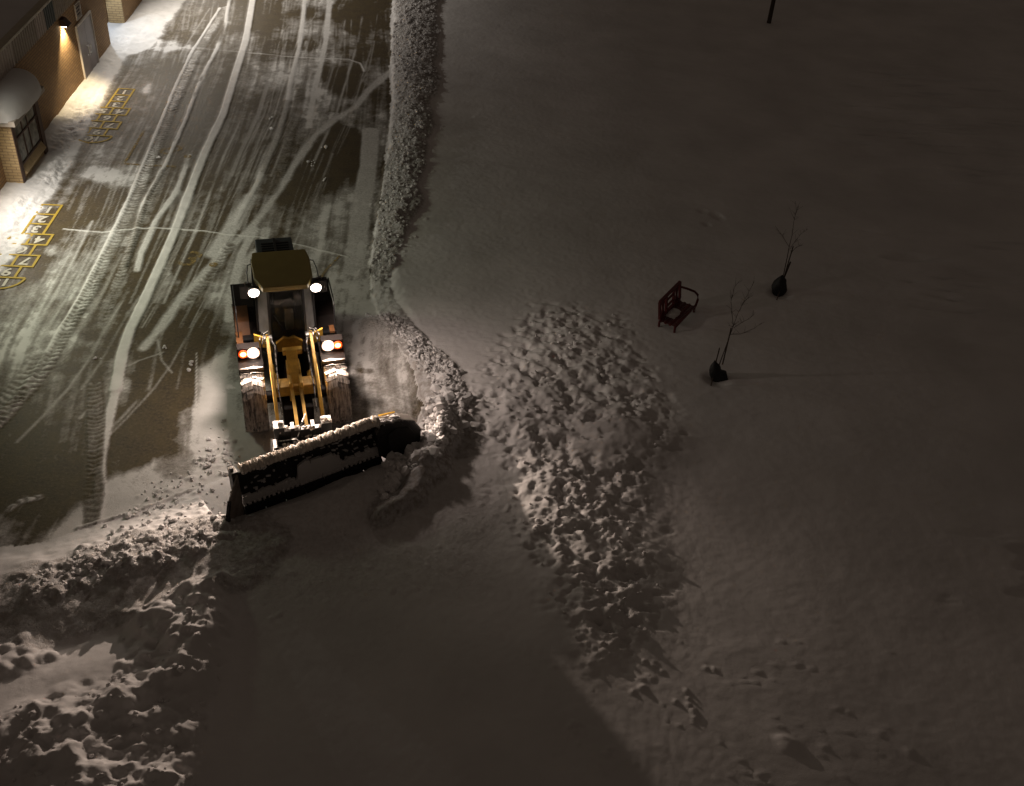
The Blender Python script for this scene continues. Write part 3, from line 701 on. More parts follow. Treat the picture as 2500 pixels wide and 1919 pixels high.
# louvre, lamp, camera, sign, downpipe
mb = MB(); mb.b2((.002, 5.35, 2.27), (.05, 5.40, 2.86)); mb.b2((.002, 5.92, 2.27), (.05, 5.97, 2.86)); mb.b2((.002, 5.40, 2.27), (.05, 5.92, 2.31)); mb.b2((.002, 5.40, 2.82), (.05, 5.92, 2.86))
for k in range(4): mb.box((.03, 5.66, 2.38+k*.12), (.05, .52, .012), (0, R(35), 0))
mb.build('louvre', M['trim'], B)
MB().b2((.0012, 5.40, 2.31), (.004, 5.92, 2.82)).build('louvre_opening', M['black'], B)
def wall_lamp(u, z, col, power, wash, ang=142, tilt=.98, lens='walllamp'):
    h = MB().prism([(.002, z-.02), (.30, z-.03), (.30, z+.0), (.12, z+.20), (.002, z+.22)], 'y', u-.20, u+.20).build('wall_lamp', M['brown'], B, bevel=.008)
    MB().b2((.03, u-.14, z-.06), (.20, u+.14, z-.032)).build('lens', M[lens], h)
    spot('wall_lamp_light', B, (.16, u, z-.10), (math.sin(tilt), 0, -math.cos(tilt)), power, col, ang, 1, .08, 1.8)
    spot('wall_wash_light', B, (.15, u, z-.09), (-.30, -.06, -1), wash, (1, .78, .44), 100, .5, .05)
def flood(u, n_, z, col, power, tilt, yaw=0, ang=100):
    h = MB().prism([(n_-.10, z-.02), (n_+.16, z-.14), (n_+.20, z-.06), (n_-.06, z+.12)], 'y', u-.2, u+.2).build('floodlight', M['brown'], B, bevel=.01)
    mbb = MB(); mbb.bar((-.05, u, 3.8), (-.02, u, z), .06, .06); mbb.bar((-.02, u+.001, z-.03), (n_-.05, u+.001, z), .05, .05); mbb.build('bracket', M['brown'], h)
    spot('flood_light', B, (n_+.10, u, z-.2), (math.sin(tilt)*math.cos(yaw), math.sin(tilt)*math.sin(yaw), -math.cos(tilt)), power, col, ang, 1, .6, 2.0)
wall_lamp(3.72, 2.68, (1, .91, .84), 300, 420)
wall_lamp(-6.0, 2.72, (1, .93, .86), 560, 40)
flood(-7.5, .4, 5.4, (1, .97, .82), 880, .62, .2, 94)
flood(-9.5, .4, 6.4, (.93, 1, .66), 900, .72, .0, 84)
flood(13.5, .4, 6.4, (1, .92, .80), 3000, .60, -.4, 90)
flood(24.0, .4, 6.4, (1, .92, .82), 3900, .60, -.3, 90)
# lit door inside the alcove: cool lamp above
h = MB().b2((-.69, 9.9, 2.55), (-.56, 10.3, 2.68)).build('wall_lamp', M['brown'], B); MB().b2((-.67, 9.93, 2.525), (-.57, 10.27, 2.548)).build('lens', emit('cool_lens', (.85, .93, 1), 8), h)
spot('alcove_light', B, (-.55, 10.1, 2.45), (.35, 0, -1), 190, (.80, .90, 1), 105, .3, .06)
# bay window
NB = .54
mb = MB(); mb.b2((.002, -3.85, -.2), (NB-.03, -3.62, 2.12)); mb.build('bay_pier', M['brick_pale'], B)
mb = MB(); mb.b2((NB-.0295, -3.85, -.2), (NB, -3.62, 2.12)); mb.build('bay_post', M['brown'], B, bevel=.006); mb = MB(); mb.b2((.002, -1.62, -.2), (NB, -1.35, 2.12)); mb.build('bay_post', M['brown'], B, bevel=.006)
mb = MB(); mb.b2((.003, -3.619, -.2), (NB-.06, -1.621, .42)); mb.build('bay_apron', M['brick_pale'], B)
wf_ = MB(); a, b_ = -3.60, -1.64
for u in (a, -2.95, -2.45, b_-.05): wf_.b2((NB-.10, u, .64), (NB-.04, u+.05, 2.10))
for z in (.62, 1.46, 2.05): wf_.b2((NB-.101, a, z), (NB-.036, b_, z+.06))
wfo = wf_.build('bay_window', M['brown'], B)
MB().b2((NB-.085, a+.02, .65), (NB-.07, b_-.02, 2.06)).build('pane', M['wglass'], wfo)
MB().add([(NB+.06, -3.6, .40), (NB+.06, -1.64, .40), (NB-.06, -3.6, .60), (NB-.06, -1.64, .60), (NB+.06, -3.6, .36), (NB+.06, -1.64, .36), (NB-.06, -3.6, .36), (NB-.06, -1.64, .36)],
         [(0, 1, 3, 2), (0, 4, 5, 1), (2, 3, 7, 6), (0, 2, 6, 4), (1, 5, 7, 3), (4, 6, 7, 5)]).build('bay_sill', M['tan'], B)
ca = MB().b2((.002, -4.08, 2.12), (.76, -1.12, 2.30)).build('bay_canopy', M['fascia'], B, bevel=.03)
mb = MB(); NU, NV = 40, 16; vs = []
for i in range(NU+1):
    s = -1+2*i/NU; e = (1-abs(s)**3.2)**.42 if abs(s) < 1 else 0
    for j in range(NV+1):
        a_ = math.pi/2*j/NV; n_ = .88*math.cos(a_)**.75*(.35+.65*e) if e > 0 else .3*math.cos(a_)
        z = 2.29+.80*math.sin(a_)**.9*(.25+.75*e)*(1 if e > 0 else 0)
        vs.append((max(n_, .002)+random.uniform(-.006, .006), -2.6+s*1.56, z-.035*(1-math.sin(a_))*(1+math.sin(i*.55))*.5))
mb.add(vs, [(i*(NV+1)+j, (i+1)*(NV+1)+j, (i+1)*(NV+1)+j+1, i*(NV+1)+j+1) for i in range(NU) for j in range(NV)])
mb.build('canopy_snow', M['snow_plain'], ca, smooth=True)
mb = MB(); mb.b2((.002, -1.28, 1.32), (.09, -1.14, 1.84)); mb.build('wall_box', M['trim'], B, bevel=.01)
MB().b2((.002, -1.27, 0), (.05, -1.17, 1.318)).build('conduit', simple('pink_conduit', (.40, .25, .20), .6), B)

# ================================================================== WHEEL LOADER
LD = empty('wheel_loader', (lo_[0], lo_[1], 0.02), al18)
tag(LD, 'yellow wheel loader with lit lamps, snow-caked tyres and an angled plough blade', 'loader')
Yw, Bk = M['yellow'], M['black']
# wheels
def wheel(x, y):
    r = .73; w = .27
    prof = [(-w*.80, .40), (-w, .48), (-w, .63), (-w*.88, .695), (-w*.6, .715), (w*.6, .715), (w*.88, .695), (w, .63), (w, .48), (w*.80, .40)]
    mb = MB(); mb.lathe_x(prof, 0, 0, 0, 48)
    for k in range(22):
        a = 2*math.pi*k/22
        for sgn in (-1, 1):
            a2 = a+(math.pi/22 if sgn > 0 else 0)
            p0 = Vector((sgn*.015, math.cos(a2)*.715, math.sin(a2)*.715)); p1 = Vector((sgn*w*.95, math.cos(a2+.13)*.69, math.sin(a2+.13)*.69))
            mb.bar(p0, p1, .10, .035, up=(0, math.cos(a2), math.sin(a2)))
    o = mb.build('wheel', M['tyre'], LD, loc=(x, y, .72), rot=(random.uniform(0, 1), 0, 0))
    sg = 1 if x > 0 else -1
    rm = MB(); rm.lathe_x([(0, .43), (.12, .43), (.14, .38), (.05, .34), (.04, .16), (.14, .15), (.15, 0.001)], 0, 0, 0, 32)
    ob = rm.build('rim', Yw, o, rot=(0, 0, 0 if sg > 0 else math.pi)); return o
for x in (-.95, .95):
    wheel(x, 0); wheel(x, 2.95)
# frame, axles, tower
mb = MB(); mb.b2((-.34, -.75, .45), (.34, 1.25, .95)); mb.b2((-.20, 1.25, .5), (.20, 1.7, .9)); mb.b2((-.42, 1.7, .5), (.42, 4.2, 1.15)); mb.tube([(-.8, 0, .79), (.8, 0, .79)], .15, 10); mb.tube([(-.8, 2.95, .79), (.8, 2.95, .79)], .15, 10)
mb.b2((-.40, .55, .95), (-.30, 1.15, 1.60)); mb.b2((.30, .55, .95), (.40, 1.15, 1.60)); mb.b2((-.3, 1.0, .95), (.3, 1.2, 1.55))
mb.build('chassis', M['dark_panel'], LD, bevel=.015)
mb = MB(); mb.prism([(-.42, 1.45), (-.30, 1.60), (-.12, 1.74), (0, 1.70), (.12, 1.74), (.30, 1.62), (.42, 1.45), (.42, 1.36), (-.42, 1.36)], 'y', .96, 1.08); mb.build('tower_cowl', Yw, LD, bevel=.012)
for s in (-1, 1):
    mb = MB(); mb.prism([(s*.40, 1.46), (s*.80, 1.56), (s*.80, 1.90), (s*.46, 1.74)], 'y', .98, 1.04); mb.build('cab_corner_panel', Yw, LD, bevel=.01)
# front fenders and lamps
for s in (-1, 1):
    mb = MB(); x0, x1 = sorted((s*.66, s*1.22))
    pr = [(.18, 1.44), (.22, 1.52), (.45, 1.54), (.95, 1.54), (1.25, 1.36), (1.35, 1.05)]
    poly = pr+[(y_-.02, z_-.05) for y_, z_ in reversed(pr)]
    mb.prism(poly, 'x', x0, x1); f = mb.build('front_fender', M['dark_panel'], LD, bevel=.008)
    MB().b2((x0+.01, .13, 1.47), (x1-.01, .176, 1.56)).build('mud_flap', M['flap'], f, bevel=.01)
    mb = MB(); mb.b2((min(s*.70, s*1.22), .54, 1.55), (max(s*.70, s*1.22), .78, 1.84)); mb.b2((s*.95-.03, .6, 1.48), (s*.95+.03, .7, 1.56)); hb_ = mb.build('lamp_box', M['dark_panel'], LD, bevel=.02)
    hl = MB(); hl.tube([(s*.86, .514, 1.70), (s*.86, .50, 1.695), (s*.86, .495, 1.695)], [.118, .118, .10], 24); hlo = hl.build('headlight', M['lamp'], LD)
    rg_ = MB(); rg_.tube([(s*.86, .548, 1.70), (s*.86, .515, 1.697)], .15, 24); rg_.build('bloom_ring', M['halo'], hlo)  # added glowing ring, imitates bloom round the headlight
    am = MB(); am.tube([(s*1.085, .511, 1.70), (s*1.085, .49, 1.698)], [.07, .055], 20); amo = am.build('turn_signal', M['amber'], LD)
    rg_ = MB(); rg_.tube([(s*1.085, .552, 1.70), (s*1.085, .512, 1.698)], .105, 20); rg_.build('bloom_ring', M['ahalo'], amo)  # added glowing ring, imitates the red halo round the signal
    spot('headlight_light', LD, (s*.86, .32, 1.65), (s*.14, -1, -.06), 1450, (1, .79, .64), 120, .9, .035)
    # rear fenders, steps
    mb = MB(); pr = [(1.75, 1.25), (1.95, 1.62), (2.35, 1.80), (3.45, 1.80), (3.8, 1.6), (3.95, 1.3)]
    mb.prism(pr+[(y_-.0, z_-.06) for y_, z_ in reversed(pr)], 'x', x0+.02, x1-.02); mb.build('rear_fender', M['dark_panel'], LD, bevel=.01)
    if s < 0:
        mb = MB(); mb.prism([(1.70, 1.30), (1.93, 1.66), (2.40, 1.83), (2.40, 1.80), (1.96, 1.62), (1.76, 1.28)], 'x', -1.19, -.86); mb.b2((-1.2, 1.20, 1.50), (-1.05, 1.70, 1.55)); mb.build('amber_glow_patch', M['ochre'], LD)  # amber light on the left fender and step, painted as coloured pieces
    else:
        mb = MB(); mb.b2((1.0, 1.34, 1.50), (1.12, 1.60, 1.56)); mb.build('amber_glow_patch', M['ochre'], LD)  # small orange reflection on the right side, painted as a coloured piece
    mb = MB()
    for k in range(4): mb.b2((min(s*.78, s*1.18), 1.40+.05*k, .45+.3*k), (max(s*.78, s*1.18), 1.66+.04*k, .49+.3*k))
    mb.b2((s*1.16-.015, 1.42, .40), (s*1.16+.015, 1.68, 1.5)); mb.b2((s*.74-.015, 1.42, .40), (s*.74+.015, 1.72, 1.5)); mb.build('steps', Bk, LD)
    mb = MB(); mb.b2((min(s*.62, s*.80), 1.30, 1.0), (max(s*.62, s*.80), 2.6, 1.52)); mb.build('side_tank', M['dark_panel'], LD, bevel=.03)
    mb = MB(); mb.tube([(s*1.14, 1.45, 1.5), (s*1.14, 1.45, 2.25), (s*1.14, 1.6, 2.35), (s*1.14, 2.5, 2.35), (s*1.14, 2.6, 2.25), (s*1.14, 2.6, 1.8)], .016, 6); mb.build('handrail', Bk, LD)
# cab
plan = [(-.40, 1.05), (.40, 1.05), (.66, 1.42), (.68, 2.36), (-.68, 2.36), (-.66, 1.42)]
mb = MB(); mb.prism([(x*1.0, y) for x, y in plan], 'z', 1.16, 1.72); cab = mb.build('cab', M['dark_panel'], LD, bevel=.02)
mb = MB()
for x, y in plan: mb.bar((x, y, 1.70), (x*.95, y+(.03 if y < 1.5 else 0), 3.10), .06, .06)
mb.bar((-.66, 1.9, 1.7), (-.63, 1.9, 3.1), .05, .05); mb.bar((.66, 1.9, 1.7), (.63, 1.9, 3.1), .05, .05)
mb.build('cab_frame', Bk, cab)
def pane(name, a, b, mat, z0=1.72, z1=3.08):
    (xa, ya), (xb, yb) = a, b; t = .008; d = Vector((xb-xa, yb-ya, 0)).normalized(); n = Vector((d.y, -d.x, 0))*t
    def P(x, y, z, o): k = .95 if z > 2 else 1; return (x*k+n.x*o, y+n.y*o+(.03 if z > 2 and y < 1.5 else 0), z)
    vs = [P(xa, ya, z0, 1), P(xb, yb, z0, 1), P(xb, yb, z1, 1), P(xa, ya, z1, 1), P(xa, ya, z0, -1), P(xb, yb, z0, -1), P(xb, yb, z1, -1), P(xa, ya, z1, -1)]
    return MB().add(vs, [(0, 1, 2, 3), (7, 6, 5, 4), (0, 4, 5, 1), (2, 6, 7, 3), (0, 3, 7, 4), (1, 5, 6, 2)]).build(name, mat, cab)
pane('windscreen', plan[0], plan[1], M['glass']); pane('corner_window', plan[1], plan[2], M['corner_glass']); pane('corner_window', plan[5], plan[0], M['corner_glass'])
pane('side_window', plan[2], plan[3], M['glass']); pane('rear_window', plan[3], plan[4], M['glass']); pane('side_window', plan[4], plan[5], M['glass'])
mb = MB(); mb.b2((-.24, 1.72, 1.722), (.24, 2.2, 2.1)); mb.b2((-.24, 2.08, 2.1), (.24, 2.24, 2.75)); mb.build('operator_seat', M['seat'], cab, bevel=.04)
mb = MB(); mb.box((.06, 1.32, 2.02), (.20, .16, .60), (R(16), 0, 0)); mb.build('steering_column', M['tan'], cab, bevel=.03)
mb = MB(); mb.tube([(.06+.17*math.cos(a*.4488), 1.44+.14*math.sin(a*.4488), 2.36+.06*math.sin(a*.4488)) for a in range(15)], .014, 6); mb.build('steering_wheel', Bk, cab)
mb = MB(); mb.tube([(-.05, 1.045, 1.76), (-.22, 1.03, 2.12)], .012, 5); mb.tube([(-.08, 1.03, 1.90), (-.30, 1.03, 2.35)], .014, 5); mb.build('wiper', Bk, cab)
# roof
mb = MB(); mb.prism([(-.50, .84), (.50, .84), (.66, 1.28), (.68, 2.05), (.62, 2.46), (-.62, 2.46), (-.68, 2.05), (-.66, 1.28)], 'z', 3.10, 3.24); rf = mb.build('cab_roof', M['yellow_clean'], cab, bevel=.04, seg=3)
for s in (-1, 1):
    mb = MB(); mb.tube([(s*.70, 1.02, 3.02), (s*.70, 1.10, 3.03)], .132, 18); mb.b2((s*.62-.05, 1.03, 3.05), (s*.62+.05, 1.13, 3.12)); wl = mb.build('work_lamp', Bk, LD)
    lb = MB(); lb.tube([(s*.70, 1.018, 3.018), (s*.70, .99, 3.01)], [.125, .115], 24); lb.build('lens', M['lamp'], wl)
    spot('work_lamp_light', LD, (s*.70, .93, 3.0), (s*.60, -.18, -.74), 560, (1, .82, .70), 126, 1, .2)
    # mirror with bracket
    mb = MB(); mb.tube([(s*.62, 1.25, 3.10), (s*.80, 1.30, 3.12), (s*.86, 1.42, 3.08), (s*.88, 1.45, 2.95)], .013, 6); mb.tube([(s*.64, 2.1, 3.14), (s*.76, 2.05, 3.14), (s*.80, 1.75, 3.12), (s*.80, 1.35, 3.10)], .013, 6); mb.build('mirror_bracket', Bk, cab)
    MB().box((s*.90, 1.46, 2.78), (.20, .06, .34), (0, 0, R(8*s))).build('mirror', Bk, cab, bevel=.02)
# engine hood
mb = MB(); mb.prism([(2.5, 1.15), (2.5, 2.36), (2.9, 2.50), (4.50, 2.45), (4.66, 2.25), (4.66, 1.15)], 'x', -.47, .45); hd = mb.build('engine_hood', simple('hood_black', (.035, .042, .048), .55, var=.3, snow=.0), LD, bevel=.03)
mb = MB()
for k in range(9): mb.b2((-.34, 3.15+k*.13, 2.47-.004*k-.012), (.34, 3.20+k*.13, 2.512-.004*k))
mb.b2((-.03, 3.1, 2.40), (.03, 4.4, 2.515)); mb.build('grille', Bk, hd)
mb = MB(); mb.tube([(.30, 2.72, 2.4), (.30, 2.72, 2.85), (.30, 2.80, 2.92)], .05, 10); mb.build('exhaust', Bk, hd)
MB().b2((-.62, 4.45, .55), (.62, 4.85, 1.14)).build('counterweight', Yw, LD, bevel=.05)
# lift arms, cross tube, bell crank, rams
for s in (-1, 1):
    x = s*.50; mb = MB(); poly = [(.95, 1.90), (.80, 1.93), (.1, 1.62), (-.75, 1.20), (-1.48, .78), (-1.50, .56), (-1.30, .58), (-.75, .92), (0, 1.32), (.75, 1.66), (.92, 1.70)]
    mb.prism(poly, 'x', x-.038, x+.038); mb.build('lift_arm', Yw, LD, bevel=.01)
    mb = MB(); mb.tube([(x-s*.02-.09, .86, 1.82), (x-s*.02+.09, .86, 1.82)], .10, 14); mb.build('pivot_pin', M['steel'], LD); mb = MB(); mb.tube([(x-s*.09, -1.42, .66), (x+s*.09, -1.42, .66)], .09, 12); mb.build('pivot_pin', M['steel'], LD)
    mb = MB(); mb.tube([(x-s*.11, .95, .95), (x-s*.11, .2, 1.02)], .065, 12); mb.build('lift_cylinder', Yw, LD)
    MB().tube([(x-s*.11, .2, 1.02), (x-s*.11, -.35, 1.08)], .032, 10).build('cylinder_rod', M['steel'], LD)
    mb = MB(); mb.tube([(x-s*.09, .80, 1.80), (x-s*.14, .45, 1.90), (x-s*.12, .0, 1.55), (x-s*.10, -.45, 1.30), (x-s*.12, -1.0, 1.0)], .018, 6)
    mb.tube([(x+s*.02, .90, 1.95), (x+s*.12, .85, 2.02), (x+s*.18, .75, 1.90), (x+s*.14, .70, 1.72)], .018, 6); mb.tube([(x-s*.04, .95, 1.98), (x+s*.08, .75, 2.05), (x+s*.13, .6, 1.86)], .016, 6); mb.build('hydraulic_hose', M['black_snow'], LD)
mb = MB(); mb.b2((-.45, -.36, 1.02), (.45, -.02, 1.30)); mb.b2((-.16, -.46, .92), (-.08, .1, 1.45)); mb.b2((.08, -.46, .92), (.16, .1, 1.45)); mb.build('cross_tube', Yw, LD, bevel=.02)
mb = MB(); 
mb.prism([(.52, 1.74), (.34, 1.80), (.20, 1.66), (-.15, 1.42), (-.42, 1.18), (-.34, 1.02), (0, 1.18), (.40, 1.48)], 'x', -.125, .125); mb.b2((-.2, .36, 1.66), (.24, .50, 1.80)); mb.b2((-.155, -.1, 1.30), (-.127, .34, 1.56)); mb.b2((.127, -.1, 1.30), (.155, .34, 1.56)); mb.build('bell_crank', Yw, LD, bevel=.012)
mb = MB(); mb.bar((-.10, -.15, 1.32), (-.10, -1.55, 1.00), .07, .12); mb.bar((.10, -.15, 1.32), (.10, -1.55, 1.00), .07, .12); mb.build('tilt_link', Yw, LD)
MB().tube([(0, 1.05, 1.30), (0, .55, 1.55)], .07, 12).build('tilt_cylinder', Yw, LD); MB().tube([(0, .56, 1.55), (0, .38, 1.66)], .035, 10).build('cylinder_rod', M['steel'], LD)
# coupler
BS = M['black_snow']
mb = MB(); mb.b2((-.60, -1.72, .96), (.60, -1.58, 1.10)); mb.b2((-.60, -1.72, .34), (.60, -1.58, .48)); 
for x in (-.56, -.22, .22, .56): mb.b2((x-.04, -1.74, .30), (x+.04, -1.50, 1.18))
mb.b2((-.63, -1.76, 1.02), (-.40, -1.48, 1.24)); mb.b2((.40, -1.76, 1.02), (.63, -1.48, 1.24)); mb.b2((-.60, -1.66, .48), (.60, -1.63, .96))
mb.build('quick_coupler', BS, LD, bevel=.012)
mb = MB(); mb.b2((-.68, -2.02, .28), (.68, -1.86, .44)); mb.b2((-.68, -2.02, .72), (.68, -1.88, .84))
for x in (-.62, -.2, .25, .62): mb.b2((x-.05, -2.05, .26), (x+.05, -1.76, .95))
for a, b_ in (((-.6, -1.9, .5), (.2, -2.4, .5)), ((.6, -1.9, .5), (.0, -2.45, .45)), ((-.3, -1.95, .85), (.1, -2.3, .8)), ((.5, -1.95, .8), (.9, -2.2, .7)), ((-.5, -1.95, .8), (-.8, -2.6, .6))): mb.bar(a, b_, .08, .08)
mb.tube([(-.55, -1.85, .95), (-.2, -2.0, 1.08), (.1, -2.05, .9), (.3, -2.2, .75)], .022, 6); mb.tube([(.1, -1.3, 1.2), (.0, -1.6, 1.22), (-.15, -1.9, 1.0), (.0, -2.3, .8)], .018, 6)
for s in (-1, 1): mb.tube([(s*.75, -1.9, .62), (s*.62, -2.42-.2*-s, .55)], .05, 8)
mb.build('plough_hitch', BS, LD, bevel=.01)
mb = MB()
for k in range(46): 
    x = random.uniform(-.66, .66); y = random.choice((-1.65, -1.95)); z = 1.12 if y > -1.8 and abs(x) < .62 and random.random() < .5 else (1.26 if y > -1.8 and abs(x) > .4 else .86)
    mb.box((x, y+random.uniform(-.08, .08), z), (random.uniform(.04, .14), random.uniform(.04, .1), random.uniform(.02, .05)), (random.uniform(-.4, .4), random.uniform(-.4, .4), random.uniform(0, 3)))
o = mb.build('hitch_snow', M['dirty_snow'], LD, bevel=.008); tag(o, kind='stuff')
# blade (own frame: x along, -y forward)
prof = [(.00, .03), (.07, .18), (.14, .42), (.15, .70), (.11, .98), (.02, 1.22), (-.06, 1.29)]
fr_ = prof; bk_ = [(y+.03, z) for y, z in prof]
mb = MB(); mb.prism(fr_+list(reversed(bk_)), 'x', -1.64, 1.66)
for k in range(9): x = -1.6+k*.4; mb.prism([(.03, .12), (.155, .38), (.165, .60), (.12, .85), (.03, 1.04), (.26, .90), (.30, .5), (.26, .14)], 'x', x-.015, x+.015)
mb.b2((-1.64, .16, .44), (1.64, .27, .56)); mb.b2((-1.64, .12, .95), (1.64, .20, 1.03))
BL = mb.build('plough_blade', BS, LD, loc=(.13, -2.52, .03), rot=(0, -R(1.8), bq))
mb = MB()
for k in range(7): x = -1.62+k*.465; mb.box((x+.22, -.015, .13), (.44, .03, .24), (R(-8), 0, 0))
for k in range(26): mb.box((-1.58+k*.127, -.035, .17), (.035, .03, .035))
mb.build('cutting_edge', M['black'], BL, bevel=.004)
# snow lying on the top edge and stuck on the face
def lumpy(x0, x1, yc, zc, w, h, nx, seed):
    vs = []; ny = 8; r = random.Random(seed)
    for i in range(nx+1):
        x = x0+(x1-x0)*i/nx; ww = w*(1+.35*(r.random()-.5)); hh = h*(.7+.6*r.random())*(1 if 0 < i < nx else .2)
        for j in range(ny+1):
            t = math.pi*j/ny; vs.append((x+(r.random()-.5)*.01, yc-math.cos(t)*ww/2+(r.random()-.5)*.015, zc+math.sin(t)*hh+(r.random()-.5)*.01))
    return MB().add(vs, [(i*(ny+1)+j, (i+1)*(ny+1)+j, (i+1)*(ny+1)+j+1, i*(ny+1)+j+1) for i in range(nx) for j in range(ny)])
lumpy(-1.58, 1.64, .05, 1.24, .28, .14, 150, 3).build('snow_cap', M['snow_cap'], BL, smooth=False)
mb = MB()
r_ = random.Random(5)
for k in range(240):
    x = r_.uniform(-1.6, 1.6); z = r_.choice([.30, .34, .38, .42])+r_.uniform(-.04, .05); mb.box((x, .085+r_.uniform(-.01, .02), z), (r_.uniform(.05, .22), .05, r_.uniform(.04, .12)), (0, r_.uniform(-.2, .2), 0))
for k in range(30): mb.box((-1.58+k*.108, .04, .24), (r_.uniform(.03, .07), .05, r_.uniform(.06, .16)))
for k in range(46): x = r_.uniform(-.25, .55); z = r_.uniform(.25, .75); mb.box((x, .075+abs(z-.5)*-.05, z), (.22, .07, .2), (0, r_.uniform(-.6, .6), 0))
for k in range(70): z = r_.uniform(.45, 1.15); mb.box((r_.uniform(-1.6, 1.62), .13-.33*max(0, z-.75)**1.4*.9, z), (r_.uniform(.02, .12), .04, r_.uniform(.01, .05)), (0, r_.uniform(-.5, .5), 0))
mb.build('stuck_snow', M['snow_plain'], BL, bevel=.012)['kind'] = 'stuff'
# left wing
A0 = Vector((-1.65, .02, 0)); A1 = Vector((-2.10, -.46, 0)); dd = (A1-A0); nrm = Vector((-dd.y, dd.x, 0)).normalized()*.02
def wingpoly(pts, off_): return [tuple(A0+dd*t_+nrm*off_+Vector((0, 0, z))) for t_, z in pts]
wp = [(0, .03), (1, .0), (1.02, .62), (.75, .92), (0, 1.18)]
n5 = len(wp); mb = MB(); mb.add(wingpoly(wp, 1)+wingpoly(wp, -1), [tuple(range(n5)), tuple(reversed(range(n5, 2*n5)))]+[(i, i+n5, (i+1) % n5+n5, (i+1) % n5) for i in range(n5)])
mb.build('left_wing', M['wing_panel'], BL, bevel=.006)
mb = MB(); mb.bar(A0+dd*1.03+Vector((0, 0, .0)), A0+dd*1.05+Vector((0, 0, .62)), .06, .11); mb.bar(A0+dd*1.04+Vector((0, 0, .62)), A0+dd*.76+Vector((0, 0, .90)), .07, .06); mb.build('wing_edge', M['rubber'], BL, bevel=.01)
mb = MB(); mb.tube([(-1.71, .20, .75), (-1.71, .18, 1.30)], .03, 8); mb.build('edge_marker', simple('marker_yellow', (.75, .42, .03), .5), BL)
mb = MB(); mb.b2((-1.76, .05, .55), (-1.62, .28, 1.22)); mb.tube([(-1.72, .14, .3), (-1.72, .14, 1.32)], .045, 10); mb.tube([(-1.45, .28, .9), (-1.86, -.08, .85)], .035, 8); mb.build('wing_hinge', BS, BL, bevel=.01)
# right end plate
oc = [(1.60, .28), (1.84, .02), (2.28, -.04), (2.58, .22), (2.64, .66), (2.46, .98), (2.16, 1.13), (1.66, 1.20), (1.50, .95)]
mb = MB(); mb.prism(oc, 'y', -.06, .22); ew = mb.build('right_wing', simple('wing_black', (.016, .015, .014), .5, var=.6, scale=7, snow=.33, bmp=.7, snowcol=(.3, .27, .25)), BL, bevel=.03)
mb = MB(); mb.prism([(1.78, .34), (1.95, .18), (2.26, .16), (2.42, .38), (2.44, .66), (2.30, .88), (1.96, .98), (1.78, .88)], 'y', -.095, -.063); mb.build('rubber_insert', M['rubber'], ew, bevel=.02)
mb = MB(); mb.bar((1.72, .24, 1.22), (2.12, .24, 1.16), .03, .03); mb.build('edge_marker', simple('marker_yellow2', (.75, .42, .03), .5), ew)
mb = MB(); 
for k in range(16): mb.box((r_.uniform(1.5, 2.1), r_.uniform(-.02, .24), 1.15+r_.uniform(-.05, .06)), (r_.uniform(.08, .3), .04, .04), (r_.uniform(-.3, .3), r_.uniform(-.3, .3), r_.uniform(-.9, .2)))
mb.build('wing_snow', M['snow_plain'], ew, bevel=.01)

# ================================================================== BENCH
sn = HZ(4.4, 24.8)
bc = G(1646, 706, 1.02); bdir = Vector((.66, 1.19, 0)).normalized()
bang = math.atan2(bdir.y, bdir.x)
BN_ = empty('park_bench', (4.42, 24.66, sn-.26), bang); tag(BN_, 'dark red metal park bench half sunk in snow near the two saplings', 'bench')
Rd = M['red']; L2 = .66
mb = MB(); yb = .28
zt, zb = 1.06, .56
for z in (zt, zb): mb.bar((-L2, yb+(z-zb)*.16, z), (L2, yb+(z-zb)*.16, z), .07, .08)
for x in (-L2, -.24, .24, L2): mb.bar((x, yb, zb), (x, yb+.08, zt), .08, .06)
for cx in (-.45, .45):
    for dx in (-.09, -.03, .03, .09): mb.tube([(cx+dx, yb+.02, zb), (cx+dx*.3, yb+.04, .8), (cx+dx*1.1, yb+.08, zt)], .019, 6)
mb.bar((-.24, yb+.055, .9), (.24, yb+.055, .9), .045, .045); mb.bar((-.24, yb+.03, .72), (.24, yb+.03, .72), .045, .045); mb.build('backrest', Rd, BN_)
mb = MB()
for y in (.24, .10, -.04, -.20): mb.bar((-L2, y, .48), (L2, y, .48), .055, .045)
for k in range(19):
    x = -L2+.04+k*(2*L2-.08)/18; mb.bar((x, .24, .485), (x, -.20, .485), .034, .02)
mb.build('seat', Rd, BN_)
for x in (-L2, L2):
    for y in (.27, -.2): mb = MB(); mb.tube([(x, y, .50), (x, y-.01, -.02)], .032, 8); mb.build('leg', Rd, BN_)
mb = MB(); mb.tube([(L2, .34, .92), (L2, .12, .94), (L2, -.12, .93), (L2, -.22, .86), (L2, -.25, .72), (L2, -.22, .5)], .034, 8); mb.build('armrest', Rd, BN_)
o = lumpy(-.35, .15, .12, .49, .3, .07, 14, 8).build('bench_snow', M['snow_plain'], BN_, smooth=True)

